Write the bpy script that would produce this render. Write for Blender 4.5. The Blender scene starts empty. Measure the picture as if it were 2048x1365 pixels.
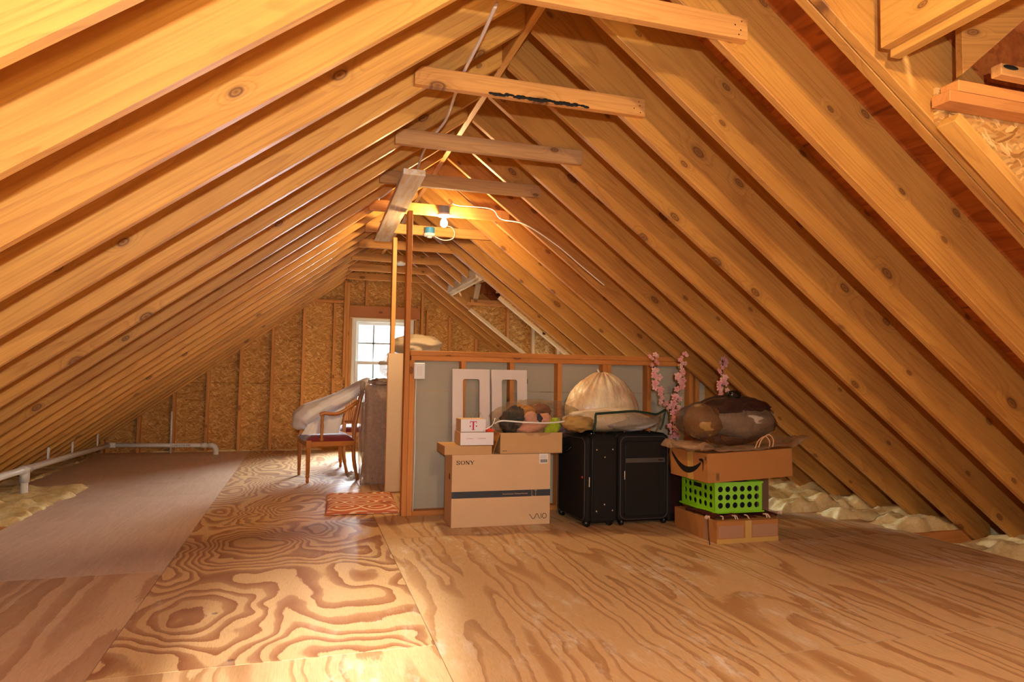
import bpy, bmesh, math, random
from mathutils import Vector, Matrix, noise
random.seed(7)
S = bpy.context.scene
C = S.collection
PI = math.pi
# ------------------------------------------------------------------ camera, world, lights, exposure
YAW, PITCH, ROLL, CAM_H = 0.29704, 0.05385, 0.01583, 1.0681
cam_d = bpy.data.cameras.new('camera'); cam = bpy.data.objects.new('camera', cam_d); C.objects.link(cam)
cam_d.sensor_width = 36; cam_d.lens = 23.655; cam_d.clip_start = 0.02; cam_d.clip_end = 200
f = Vector((math.sin(YAW)*math.cos(PITCH), math.cos(YAW)*math.cos(PITCH), math.sin(PITCH)))
r0 = Vector((math.cos(YAW), -math.sin(YAW), 0)); u0 = r0.cross(f)
r = r0*math.cos(ROLL) + u0*math.sin(ROLL); u = -r0*math.sin(ROLL) + u0*math.cos(ROLL)
M = Matrix.Identity(4)
for i in range(3):
    M[i][0] = r[i]; M[i][1] = u[i]; M[i][2] = -f[i]
M[2][3] = CAM_H
cam.matrix_world = M; S.camera = cam

W = bpy.data.worlds.new('sky'); S.world = W; W.use_nodes = True
W.node_tree.nodes['Background'].inputs[0].default_value = (0.85, 0.93, 1.0, 1)
W.node_tree.nodes['Background'].inputs[1].default_value = 3.0
S.view_settings.view_transform = 'Standard'; S.view_settings.look = 'None'
S.view_settings.exposure = 0.70; S.view_settings.gamma = 1.0; S.view_settings.use_curve_mapping = False
S.cycles.max_bounces = 7; S.cycles.diffuse_bounces = 4; S.cycles.transparent_max_bounces = 16
S.cycles.sample_clamp_indirect = 4.0
S.cycles.use_denoising = True

def light(name, kind, loc, energy, color, size=0.05, size_y=None, aim=None):
    d = bpy.data.lights.new(name, kind); d.energy = energy; d.color = color
    if kind == 'AREA':
        d.shape = 'RECTANGLE'; d.size = size; d.size_y = size_y or size
    elif kind in ('POINT', 'SPOT'): d.shadow_soft_size = size
    elif kind == 'SUN': d.angle = size
    o = bpy.data.objects.new(name, d); o.location = loc; C.objects.link(o)
    if aim is not None:
        o.rotation_euler = (Vector(aim) - Vector(loc)).to_track_quat('-Z', 'Y').to_euler()
    return o
BULB = (1.045, 5.365, 2.315)
light('bulb_light', 'POINT', BULB, 115, (1.0, 0.68, 0.34), 0.04)
light('near_bulb_light', 'POINT', (0.98, 0.42, 2.20), 60, (1.0, 0.77, 0.42), 0.04)
light('camera_flash', 'POINT', (0.0, -0.45, 1.24), 155, (0.94, 0.97, 1.0), 0.03)
light('gable_window_daylight', 'AREA', (1.0, 12.6, 3.0), 8500, (0.84, 0.93, 1.0), 5.0, 4.0, aim=(0.95, 9.0, 0.8))
light('far_dormer_daylight', 'AREA', (4.05, 7.93, 1.25), 4, (0.85, 0.93, 1.0), 0.8, 0.8, aim=(1.5, 7.9, 1.3))
light('near_dormer_daylight', 'AREA', (4.05, 0.92, 1.25), 16, (1.0, 0.95, 0.86), 0.9, 0.9, aim=(-1.5, 1.6, 1.3))

light('sun', 'SUN', (-3, -8, 4), 17.0, (1.0, 0.95, 0.88), math.radians(3.5), aim=(-3+0.5, -8+5.5, 4-1.25))

# ------------------------------------------------------------------ node helpers
def new_mat(name):
    m = bpy.data.materials.new(name); m.use_nodes = True
    nt = m.node_tree; nt.nodes.clear()
    return m, nt
def N(nt, t, ins=None, **kw):
    n = nt.nodes.new(t)
    for k, v in kw.items(): setattr(n, k, v)
    for k, v in (ins or {}).items():
        s = n.inputs[k]
        if isinstance(v, bpy.types.NodeSocket): nt.links.new(v, s)
        else: s.default_value = v
    return n
def mth(nt, op, a, b=0.0, c=None, clamp=False):
    n = N(nt, 'ShaderNodeMath', operation=op, use_clamp=clamp)
    for i, v in enumerate((a, b) if c is None else (a, b, c)):
        if isinstance(v, bpy.types.NodeSocket): nt.links.new(v, n.inputs[i])
        else: n.inputs[i].default_value = v
    return n.outputs[0]
def mix(nt, fac, a, b, mode='MIX'):
    n = N(nt, 'ShaderNodeMix', data_type='RGBA', blend_type=mode)
    for s, v in ((n.inputs[0], fac), (n.inputs[6], a), (n.inputs[7], b)):
        if isinstance(v, bpy.types.NodeSocket): nt.links.new(v, s)
        else: s.default_value = v if not isinstance(v, tuple) or len(v) == 4 else (*v, 1)
    return n.outputs[2]
def ramp(nt, fac, stops, interp='LINEAR'):
    n = N(nt, 'ShaderNodeValToRGB', {'Fac': fac}); cr = n.color_ramp; cr.interpolation = interp
    while len(cr.elements) < len(stops): cr.elements.new(0.5)
    for e, (p, c) in zip(cr.elements, stops):
        e.position = p; e.color = (c, c, c, 1) if isinstance(c, (int, float)) else (*c, 1)
    return n.outputs['Color']
def coords(nt, scale=(1, 1, 1), rand=True, src='Object'):
    tc = N(nt, 'ShaderNodeTexCoord').outputs[src]
    if rand:
        oi = N(nt, 'ShaderNodeObjectInfo').outputs['Random']
        o = mth(nt, 'MULTIPLY', oi, 53.0)
        cx = N(nt, 'ShaderNodeCombineXYZ', {'X': o, 'Y': mth(nt, 'MULTIPLY', oi, 17.0), 'Z': mth(nt, 'MULTIPLY', oi, 31.0)}).outputs[0]
        tc = N(nt, 'ShaderNodeVectorMath', {0: tc, 1: cx}, operation='ADD').outputs[0]
    if scale != (1, 1, 1):
        tc = N(nt, 'ShaderNodeVectorMath', {0: tc, 1: scale}, operation='MULTIPLY').outputs[0]
    return tc
def vmul(nt, v, s): return N(nt, 'ShaderNodeVectorMath', {0: v, 1: s}, operation='MULTIPLY').outputs[0]
def noi(nt, v, scale=1.0, detail=2.0, rough=0.5, dist=0.0, out='Fac'):
    return N(nt, 'ShaderNodeTexNoise', {'Vector': v, 'Scale': scale, 'Detail': detail, 'Roughness': rough, 'Distortion': dist}).outputs[out]
def bsdf(nt, color, rough=0.5, spec=0.5, bump=None, bstr=0.2, bdist=0.01, **kw):
    n = N(nt, 'ShaderNodeBsdfPrincipled', {'Base Color': color if isinstance(color, bpy.types.NodeSocket) or len(color) == 4 else (*color, 1), 'Roughness': rough, 'Specular IOR Level': spec})
    for k, v in kw.items():
        s = n.inputs[k.replace('_', ' ')]
        if isinstance(v, bpy.types.NodeSocket): nt.links.new(v, s)
        else: s.default_value = v
    if bump is not None:
        b = N(nt, 'ShaderNodeBump', {'Height': bump, 'Strength': bstr, 'Distance': bdist})
        nt.links.new(b.outputs[0], n.inputs['Normal'])
    return n.outputs[0]
def out(nt, sh): N(nt, 'ShaderNodeOutputMaterial', {'Surface': sh})
def L(h):  # sRGB hex -> linear
    h = h.lstrip('#'); return tuple(((int(h[i:i+2], 16)/255 + 0.055)/1.055)**2.4 if int(h[i:i+2], 16) > 10 else int(h[i:i+2], 16)/255/12.92 for i in (0, 2, 4))

def lumber_mat(name, light_c, dark_c, knot_c=L('5a2c12'), rough=0.42, knots=0.55, grain=1.0, white=0.0, spec=0.45):
    m, nt = new_mat(name)
    p = coords(nt)
    sp_ = N(nt, 'ShaderNodeSeparateXYZ', {0: p})
    vk = N(nt, 'ShaderNodeCombineXYZ', {'X': mth(nt, 'MULTIPLY', sp_.outputs[0], 2.3), 'Y': mth(nt, 'MULTIPLY', sp_.outputs[2], 4.4)}).outputs[0]
    vo = N(nt, 'ShaderNodeTexVoronoi', {'Vector': vk, 'Scale': 1.0, 'Randomness': 1.0}, voronoi_dimensions='2D')
    d = vo.outputs['Distance']; cellr = N(nt, 'ShaderNodeSeparateColor', {'Color': vo.outputs['Color']}).outputs[0]
    sel = mth(nt, 'GREATER_THAN', cellr, 1.0-knots)
    near = mth(nt, 'MULTIPLY', mth(nt, 'SUBTRACT', 1.0, mth(nt, 'MULTIPLY', d, mth(nt, 'ADD', 2.9, mth(nt, 'MULTIPLY', N(nt, 'ShaderNodeSeparateColor', {'Color': vo.outputs['Color']}).outputs[1], 4.0))), clamp=True), sel)
    near2 = mth(nt, 'POWER', near, 1.5)
    g0 = noi(nt, vmul(nt, p, (0.5, 7.0, 7.0)), 1.0, 1.5, 0.45, 0.2)
    gv = mth(nt, 'ADD', mth(nt, 'MULTIPLY', g0, 14.0), mth(nt, 'MULTIPLY', near2, 3.5))
    band = mth(nt, 'FRACT', gv)
    bandc = ramp(nt, band, [(0.0, 0.0), (0.55, 0.10), (0.85, 0.8), (0.93, 1.0), (1.0, 0.0)])
    fine = noi(nt, vmul(nt, p, (2.5, 160.0, 160.0)), 1.0, 2.0)
    blot = noi(nt, vmul(nt, p, (1.4, 3.0, 3.0)), 1.0, 3.0)
    ri = N(nt, 'ShaderNodeObjectInfo').outputs['Random']
    fac = mth(nt, 'ADD', mth(nt, 'MULTIPLY', bandc, 0.20*grain), mth(nt, 'MULTIPLY', mth(nt, 'SUBTRACT', fine, 0.35), 0.50*grain))
    fac = mth(nt, 'ADD', fac, mth(nt, 'MULTIPLY', mth(nt, 'SUBTRACT', blot, 0.45), 1.1), clamp=True)
    col = mix(nt, fac, light_c, dark_c)
    halo = ramp(nt, near, [(0.0, 0.0), (0.50, 0.05), (0.68, 0.25), (0.76, 0.9), (0.80, 1.0), (0.84, 0.55), (1.0, 1.0)])
    col = mix(nt, mth(nt, 'MULTIPLY', halo, 0.85), col, knot_c)
    # pale bark flecks / stains between knots
    st = ramp(nt, noi(nt, vmul(nt, p, (2.0, 9.0, 9.0)), 1.0, 4.0, 0.6, 0.6), [(0.66, 0.0), (0.74, 1.0)])
    col = mix(nt, mth(nt, 'MULTIPLY', st, 0.35), col, dark_c)
    if white > 0:
        wn = ramp(nt, noi(nt, vmul(nt, p, (3.0, 30.0, 30.0)), 1.0, 4.0, 0.6), [(0.40, 0.0), (0.62, 1.0)])
        col = mix(nt, mth(nt, 'MULTIPLY', wn, white), col, L('ece8de'))  # pale streaks painted into the colour as light on the board
    hsv = N(nt, 'ShaderNodeHueSaturation', {'Hue': 0.5, 'Saturation': 1.0, 'Value': mth(nt, 'ADD', mth(nt, 'MULTIPLY', ri, 0.22), 0.88), 'Color': col})
    rr = mth(nt, 'ADD', rough, mth(nt, 'MULTIPLY', fine, 0.2))
    wavy = mth(nt, 'ADD', mth(nt, 'MULTIPLY', blot, 2.5), mth(nt, 'MULTIPLY', near2, 1.4))
    hb = mth(nt, 'ADD', mth(nt, 'MULTIPLY', fine, 0.12), wavy)
    out(nt, bsdf(nt, hsv.outputs[0], rr, spec, hb, 0.22, 0.006))
    return m
PINE = lumber_mat('pine rafter wood', L('d59c4a'), L('94561e'), knots=0.45, grain=1.3)
PINE_R = lumber_mat('pine rafter wood knotty', L('c98f42'), L('84481a'), knots=0.8, grain=1.3)
TIE = lumber_mat('tie lumber', L('da9f58'), L('a5642a'), knots=0.4, rough=0.55, spec=0.3, grain=1.3)
TIE_G = lumber_mat('weathered tie lumber', L('c79a68'), L('916238'), knots=0.35, rough=0.65, spec=0.2, grain=1.3)
STUD = lumber_mat('stud lumber', L('d09455'), L('a5642a'), knots=0.3, rough=0.6, spec=0.25)
STUDP = lumber_mat('partition lumber', L('d68f4a'), L('a05a22'), knots=0.45, rough=0.55, spec=0.25)
PALE = lumber_mat('pale lumber', L('dcc29a'), L('b39468'), knots=0.3, rough=0.65, spec=0.2)
LITBOARD = lumber_mat('board with painted-in light', L('e0c8a0'), L('b89668'), knots=0.2, rough=0.7, spec=0.2, white=0.9)  # whitish tone stands in for daylight and bulb light on these boards

def ply_floor(name, light_c, dark_c, sx, sy, bands, rot=0.0, contrast=1.0, warp=0.4, scuff=0.5, sharp=0.34):
    m, nt = new_mat(name)
    p = coords(nt)
    w = noi(nt, vmul(nt, p, (3.2, 2.4, 1.0)), 1.0, 2.0, 0.5, out='Color')
    pw = N(nt, 'ShaderNodeVectorMath', {0: p, 1: vmul(nt, w, (warp, warp, 0))}, operation='ADD').outputs[0]
    base = noi(nt, vmul(nt, pw, (sx, sy, 1.0)), 1.0, 0.6, 0.4)
    jag = noi(nt, vmul(nt, p, (160.0, 22.0, 1.0)), 1.0, 2.0, 0.6)
    v = mth(nt, 'ADD', mth(nt, 'MULTIPLY', base, bands), mth(nt, 'MULTIPLY', jag, 0.16))
    fr = mth(nt, 'FRACT', v)
    st = ramp(nt, fr, [(0.0, 0.0), (sharp, 0.06), (sharp+.09, 0.62), (0.88, 0.95), (0.94, 1.0), (0.965, 0.08), (1.0, 0.0)])
    pores = noi(nt, vmul(nt, p, (420.0, 16.0, 1.0)), 1.0, 2.0, 0.6)
    blot = noi(nt, vmul(nt, p, (1.3, 1.0, 1.0)), 1.0, 3.0)
    fac = mth(nt, 'MULTIPLY', st, contrast)
    col = mix(nt, fac, light_c, dark_c)
    col = mix(nt, mth(nt, 'MULTIPLY', mth(nt, 'SUBTRACT', pores, 0.42, clamp=True), 1.0), col, L('7a4a28'))
    col = mix(nt, mth(nt, 'MULTIPLY', mth(nt, 'SUBTRACT', blot, 0.45, clamp=True), 0.8), col, L('b07c50'))
    # small knots and dried patches
    vo = N(nt, 'ShaderNodeTexVoronoi', {'Vector': vmul(nt, p, (2.4, 2.1, 1.0)), 'Scale': 1.0})
    kn = mth(nt, 'MULTIPLY', mth(nt, 'LESS_THAN', vo.outputs['Distance'], 0.035), mth(nt, 'GREATER_THAN', N(nt, 'ShaderNodeSeparateColor', {'Color': vo.outputs['Color']}).outputs[0], 0.45))
    col = mix(nt, mth(nt, 'MULTIPLY', kn, 0.7), col, L('5d3218'))
    kh = ramp(nt, vo.outputs['Distance'], [(0.0, 1.0), (0.05, 0.7), (0.16, 0.0)])
    sc = ramp(nt, noi(nt, vmul(nt, p, (14.0, 5.0, 1.0)), 1.0, 5.0, 0.7), [(0.51, 0.0), (0.68, 1.0)])
    big = ramp(nt, noi(nt, vmul(nt, p, (1.8, 1.2, 1.0)), 1.0, 1.0), [(0.46, 0.0), (0.60, 1.0)])
    sfac = mth(nt, 'MULTIPLY', mth(nt, 'MULTIPLY', sc, big), scuff)
    sfac = mth(nt, 'MAXIMUM', sfac, mth(nt, 'MULTIPLY', mth(nt, 'MULTIPLY', kh, sc), scuff))
    col = mix(nt, sfac, col, L('e8dcc4'))
    rg = mth(nt, 'ADD', 0.34, mth(nt, 'MULTIPLY', blot, 0.22))
    out(nt, bsdf(nt, col, rg, 0.38, mth(nt, 'ADD', pores, mth(nt, 'MULTIPLY', st, 0.25)), 0.10, 0.003))
    return m
PLY_C = ply_floor('plywood bold grain', L('d8b07a'), L('965e38'), 1.75, 1.05, 22.0, warp=0.30, scuff=0.25, sharp=0.42)
PLY_R = ply_floor('plywood streaked grain', L('dfba86'), L('a6713e'), 5.2, 0.42, 8.0, warp=0.12, contrast=0.72, scuff=0.9, sharp=0.60)
PLY_L = ply_floor('plywood pale smooth', L('dcbca0'), L('bc9678'), 9.0, 0.6, 6.0, warp=0.05, contrast=0.25, scuff=0.06)
PLY_L2 = ply_floor('plywood left near', L('d8b08a'), L('a87a58'), 3.2, 0.6, 7.0, warp=0.12, contrast=0.8, scuff=0.2)

def sheath_mat():
    m, nt = new_mat('plywood roof sheathing')
    p = coords(nt, rand=False)
    v = mth(nt, 'MULTIPLY', noi(nt, vmul(nt, p, (5.0, 1.1, 5.0)), 1.0, 1.5, 0.5, 0.4), 7.0)
    st = ramp(nt, mth(nt, 'FRACT', v), [(0.0, 0.0), (0.5, 0.15), (0.9, 1.0), (1.0, 0.0)])
    fine = noi(nt, vmul(nt, p, (60.0, 4.0, 60.0)), 1.0, 3.0)
    vo = N(nt, 'ShaderNodeTexVoronoi', {'Vector': vmul(nt, p, (2.2, 2.2, 2.2)), 'Scale': 1.0})
    tone = N(nt, 'ShaderNodeTexBrick', {'Vector': N(nt, 'ShaderNodeVectorMath', {0: N(nt, 'ShaderNodeCombineXYZ', {'X': N(nt, 'ShaderNodeSeparateXYZ', {0: p}).outputs[1], 'Y': N(nt, 'ShaderNodeSeparateXYZ', {0: p}).outputs[2]}).outputs[0], 1: (0, 0, 0)}, operation='ADD').outputs[0], 'Color1': (1, 1, 1, 1), 'Color2': (0.55, 0.5, 0.5, 1), 'Mortar': (0.15, 0.1, 0.1, 1), 'Scale': 1.0, 'Mortar Size': 0.004, 'Brick Width': 2.44, 'Row Height': 0.73})
    col = mix(nt, mth(nt, 'MULTIPLY', st, 0.55), L('b8682a'), L('7a360e'))
    col = mix(nt, mth(nt, 'MULTIPLY', mth(nt, 'SUBTRACT', fine, 0.4, clamp=True), 1.2), col, L('6b3212'))
    kn = ramp(nt, vo.outputs['Distance'], [(0.0, 1.0), (0.05, 0.8), (0.07, 0.2), (0.10, 0.45), (0.12, 0.0)])
    col = mix(nt, mth(nt, 'MULTIPLY', kn, 0.5), col, L('4a220e'))
    col = mix(nt, 0.6, col, tone.outputs['Color'], 'MULTIPLY')
    out(nt, bsdf(nt, col, 0.6, 0.2, fine, 0.1, 0.003))
    return m
SHEATH = sheath_mat()

def osb_mat():
    m, nt = new_mat('oriented strand board')
    p = coords(nt, rand=False)
    sx = N(nt, 'ShaderNodeSeparateXYZ', {0: p})
    flat = N(nt, 'ShaderNodeCombineXYZ', {'X': sx.outputs[0], 'Y': sx.outputs[2], 'Z': 0.0}).outputs[0]
    wq = noi(nt, flat, 7.0, 3.0, 0.6, out='Color')
    pw = N(nt, 'ShaderNodeVectorMath', {0: flat, 1: vmul(nt, wq, (0.10, 0.05, 0.0))}, operation='ADD').outputs[0]
    def flakes(ang, sc):
        q = N(nt, 'ShaderNodeVectorRotate', {'Vector': pw, 'Angle': ang}).outputs[0]
        return N(nt, 'ShaderNodeSeparateColor', {'Color': N(nt, 'ShaderNodeTexVoronoi', {'Vector': vmul(nt, q, sc), 'Scale': 1.0}).outputs['Color']})
    c1 = flakes(0.15, (18.0, 75.0, 1.0)); c2 = flakes(-0.45, (20.0, 85.0, 1.0)); c3 = flakes(0.75, (22.0, 95.0, 1.0))
    a = mix(nt, c1.outputs[0], L('d09a52'), L('a87236'))
    b = mix(nt, c2.outputs[1], L('e0b066'), L('96622a'))
    col = mix(nt, mth(nt, 'GREATER_THAN', c2.outputs[0], 0.55), a, b)
    col = mix(nt, mth(nt, 'GREATER_THAN', c3.outputs[0], 0.78), col, mix(nt, c3.outputs[1], L('eabc76'), L('b47e40')))
    dk = ramp(nt, noi(nt, vmul(nt, p, (22.0, 1.0, 60.0)), 1.0, 4.0, 0.65), [(0.60, 0.0), (0.70, 1.0)])
    col = mix(nt, mth(nt, 'MULTIPLY', dk, 0.6), col, L('4c2c0c'))
    out(nt, bsdf(nt, col, 0.62, 0.25, c2.outputs[0], 0.12, 0.003))
    return m
OSB = osb_mat()

def simple(name, col, rough=0.5, spec=0.4, var=0.0, vscale=20.0, bump=0.0, bscale=60.0, metal=0.0, **kw):
    m, nt = new_mat(name)
    p = coords(nt)
    c = col
    if var:
        n1 = noi(nt, p, vscale, 4.0, 0.6)
        c = mix(nt, mth(nt, 'MULTIPLY', n1, var), col, tuple(x*0.45 for x in col))
    b = noi(nt, p, bscale, 3.0) if bump else None
    out(nt, bsdf(nt, c, rough, spec, b, bump, 0.004, Metallic=metal, **kw))
    return m
CARD = simple('cardboard', L('cea672'), 0.75, 0.15, 0.25, 9.0, 0.08, 150)
CARD_P = simple('pale cardboard', L('dfbc90'), 0.75, 0.15, 0.2, 9.0, 0.08, 150)
CARD_O = simple('brown cardboard', L('b07840'), 0.75, 0.15, 0.25, 9.0, 0.08, 150)
TAPE = simple('packing tape tan', L('a87e5c'), 0.3, 0.5)
TAPE_Y = simple('packing tape yellow', L('c09a50'), 0.35, 0.5)
INK = simple('black print', L('1c1a18'), 0.6, 0.2)
BAND = simple('dark slate print', L('3a4046'), 0.5, 0.3, 0.3, 40)
MAG = simple('magenta print', L('c2185f'), 0.5, 0.3)
WHITEB = simple('white printed card', L('f0ecea'), 0.5, 0.3)
PAPER = simple('paper label', L('ece8e0'), 0.6, 0.2)
WHITEP = simple('white painted door', L('ece2d6'), 0.35, 0.5, 0.08, 5)
VINYL = simple('white vinyl', L('eef0ea'), 0.4, 0.4)
PVC = simple('white pvc pipe', L('e6e4dc'), 0.3, 0.5, 0.15, 8)
WIRE = simple('cable sheath', L('f0e8dc'), 0.5, 0.3)
GYP = simple('grey gypsum backing paper', L('b6b09a'), 0.85, 0.1, 0.2, 6, 0.05, 90)
DRY = simple('unpainted drywall', L('dcc09a'), 0.8, 0.15, 0.12, 7, 0.05, 60)
BLACKF = simple('black suitcase fabric', L('1d1a18'), 0.8, 0.25, 0.3, 300, 0.3, 700)
BLACKP = simple('black plastic', L('0e0e0e'), 0.35, 0.5)
TRIMG = simple('grey piping', L('4a4642'), 0.4, 0.5)
LEATH = simple('grey leatherette strip', L('4a4744'), 0.35, 0.5)
CHROME = simple('chrome', L('c8c4bc'), 0.2, 0.5, metal=1.0)
GREEN = simple('green plastic crate', L('86cc14'), 0.35, 0.5)
MAROON = simple('maroon cloth', L('4a1a12'), 0.8, 0.2, 0.4, 30, 0.3, 200)
REDV = simple('dark red upholstery', L('6e1420'), 0.8, 0.3, 0.2, 60, 0.15, 400, Sheen_Weight=0.4)
CHAIRW = simple('varnished cherry wood', L('bc7430'), 0.28, 0.5, 0.35, 12)
CLOTH = simple('white dust cloth', L('e4e0e0'), 0.8, 0.2, 0.06, 4, 0.15, 30)
ORED = simple('red orange paper', L('e0421c'), 0.6, 0.2)
PINK = simple('pink blossom petals', L('f6b4b0'), 0.7, 0.2, 0.35, 40)
PINK2 = simple('pale blossom petals', L('f6c4b8'), 0.7, 0.2, 0.2, 40)
LEAF = simple('green leaf', L('6a7a24'), 0.6, 0.3)
STEM = simple('brown stem', L('4a2a16'), 0.7, 0.2)
PEACH = simple('peach plush fabric', L('e0a890'), 0.9, 0.1, 0.2, 12, 0.4, 60)
NAVY = simple('dark plush fabric', L('1e2018'), 0.9, 0.1, 0.3, 30, 0.4, 90)
NEON = simple('neon green fabric', L('b4d800'), 0.7, 0.2, 0.15, 12)
YELLOWF = simple('tan yellow fabric', L('c08a3c'), 0.9, 0.1, 0.3, 14, 0.3, 60)
BEIGE = simple('beige comforter', L('e4d6ba'), 0.85, 0.15, 0.2, 8, 0.4, 25)
GREYB = simple('grey beige blanket', L('b8aa94'), 0.6, 0.3, 0.5, 9, 1.0, 14)
GOLDF = simple('gold sequin cloth', L('b08440'), 0.45, 0.6, 0.6, 90, 0.8, 160)
DKRED = simple('dark red cloth', L('3c0e08'), 0.7, 0.3, 0.3, 12)
DKGREEN = simple('dark green piping', L('1c3426'), 0.5, 0.4)
CREAM = simple('cream covered bag', L('dcc8a4'), 0.55, 0.35, 0.2, 6, 0.4, 14)
BLUEBOX = simple('blue electrical box', L('3f86b4'), 0.45, 0.4)
GREYBOX = simple('grey electrical box', L('8b98a0'), 0.45, 0.4)
PORC = simple('white porcelain', L('ece6da'), 0.3, 0.5)
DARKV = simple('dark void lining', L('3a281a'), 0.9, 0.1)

def insulation():
    m, nt = new_mat('fibreglass insulation')
    p = coords(nt)
    n1 = noi(nt, vmul(nt, p, (1, 1, 1)), 9.0, 6.0, 0.65, 0.6)
    n2 = noi(nt, p, 70.0, 4.0, 0.7)
    col = mix(nt, ramp(nt, n1, [(0.3, 0.0), (0.7, 1.0)]), L('f2e0ac'), L('d2b270'))
    col = mix(nt, ramp(nt, n2, [(0.30, 0.35), (0.5, 0.0)]), col, L('a88850'))
    out(nt, bsdf(nt, col, 0.95, 0.05, mth(nt, 'ADD', n1, mth(nt, 'MULTIPLY', n2, 0.4)), 0.5, 0.012))
    return m
INSUL = insulation()

def rug_mat():
    m, nt = new_mat('coral rug with cream ovals')
    p = coords(nt, rand=False)
    s = N(nt, 'ShaderNodeSeparateXYZ', {0: p}); x = s.outputs[0]; y = s.outputs[1]
    wn = noi(nt, p, 40.0, 2.0)
    xs = mth(nt, 'ADD', mth(nt, 'MULTIPLY', x, 4.0), mth(nt, 'MULTIPLY', wn, 0.05)); ys = mth(nt, 'MULTIPLY', y, 5.0)
    row = mth(nt, 'FLOOR', ys)
    off = mth(nt, 'MULTIPLY', mth(nt, 'MODULO', mth(nt, 'ADD', row, 100.0), 2.0), 0.5)
    fx = mth(nt, 'SUBTRACT', mth(nt, 'FRACT', mth(nt, 'ADD', xs, off)), 0.5); fy = mth(nt, 'SUBTRACT', mth(nt, 'FRACT', ys), 0.5)
    d = mth(nt, 'SQRT', mth(nt, 'ADD', mth(nt, 'MULTIPLY', mth(nt, 'MULTIPLY', fx, fx), 1.0), mth(nt, 'MULTIPLY', mth(nt, 'MULTIPLY', fy, fy), 1.3)))
    ring = ramp(nt, d, [(0.0, 0.0), (0.20, 0.0), (0.22, 1.0), (0.29, 1.0), (0.31, 0.0), (0.44, 0.0), (0.47, 1.0), (0.54, 1.0), (0.57, 0.0)])
    col = mix(nt, ring, L('cc7450'), L('f4d8b4'))
    out(nt, bsdf(nt, col, 0.9, 0.1, noi(nt, p, 300.0, 2.0), 0.5, 0.004))
    return m
RUG = rug_mat()

def film(name, tint, alpha, rough=0.12, bump=0.6, bscale=14.0, body=None):
    """thin wrinkled plastic: mostly see-through, with glossy wrinkles"""
    m, nt = new_mat(name)
    p = coords(nt)
    h = noi(nt, vmul(nt, p, (1.0, 1.0, 1.0)), bscale, 5.0, 0.6, 1.2)
    b = N(nt, 'ShaderNodeBump', {'Height': h, 'Strength': bump, 'Distance': 0.03}).outputs[0]
    tr = N(nt, 'ShaderNodeBsdfTransparent', {'Color': (*tint, 1)})
    gl = N(nt, 'ShaderNodeBsdfGlossy', {'Color': (0.95, 0.95, 0.95, 1), 'Roughness': rough, 'Normal': b})
    df = N(nt, 'ShaderNodeBsdfDiffuse', {'Color': (*(body or tint), 1), 'Normal': b})
    lw = N(nt, 'ShaderNodeLayerWeight', {'Blend': 0.35, 'Normal': b}).outputs['Facing']
    gd = N(nt, 'ShaderNodeMixShader', {0: mth(nt, 'ADD', 0.25, mth(nt, 'MULTIPLY', lw, 0.4), clamp=True)})
    nt.links.new(df.outputs[0], gd.inputs[1]); nt.links.new(gl.outputs[0], gd.inputs[2])
    fac = mth(nt, 'ADD', alpha, mth(nt, 'MULTIPLY', lw, 0.35), clamp=True)
    fac = mth(nt, 'ADD', fac, mth(nt, 'MULTIPLY', mth(nt, 'SUBTRACT', h, 0.5), 0.5), clamp=True)
    mx = N(nt, 'ShaderNodeMixShader', {0: fac})
    nt.links.new(tr.outputs[0], mx.inputs[1]); nt.links.new(gd.outputs[0], mx.inputs[2])
    out(nt, mx.outputs[0])
    return m
CLEAR = film('clear plastic film', (0.95, 0.92, 0.86), 0.06, 0.07, 1.0, 26, body=(0.6, 0.5, 0.4))
CLEAR_B = film('milky plastic wrap', (0.92, 0.86, 0.8), 0.35, 0.12, 1.0, 34, body=L('e4ccb8'))
BLACKBAG = film('dark smoky plastic bag', (0.76, 0.68, 0.60), 0.15, 0.14, 1.0, 18, body=(0.14, 0.11, 0.09))
MILKY = film('milky plastic sheet', (0.9, 0.8, 0.68), 0.38, 0.15, 0.9, 16, body=L('d0aa80'))

def pane_mat():
    m, nt = new_mat('window glass')
    tr = N(nt, 'ShaderNodeBsdfTransparent', {'Color': (0.97, 0.98, 0.98, 1)})
    gl = N(nt, 'ShaderNodeBsdfGlossy', {'Roughness': 0.03})
    mx = N(nt, 'ShaderNodeMixShader', {0: 0.06})
    nt.links.new(tr.outputs[0], mx.inputs[1]); nt.links.new(gl.outputs[0], mx.inputs[2])
    out(nt, mx.outputs[0]); return m
PANE = pane_mat()
def emis(name, col, s):
    m, nt = new_mat(name); e = N(nt, 'ShaderNodeEmission', {'Color': (*col, 1), 'Strength': s}); out(nt, e.outputs[0]); return m
GLOW = emis('lit bulb glass', (1.0, 0.80, 0.48), 40.0)

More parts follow.
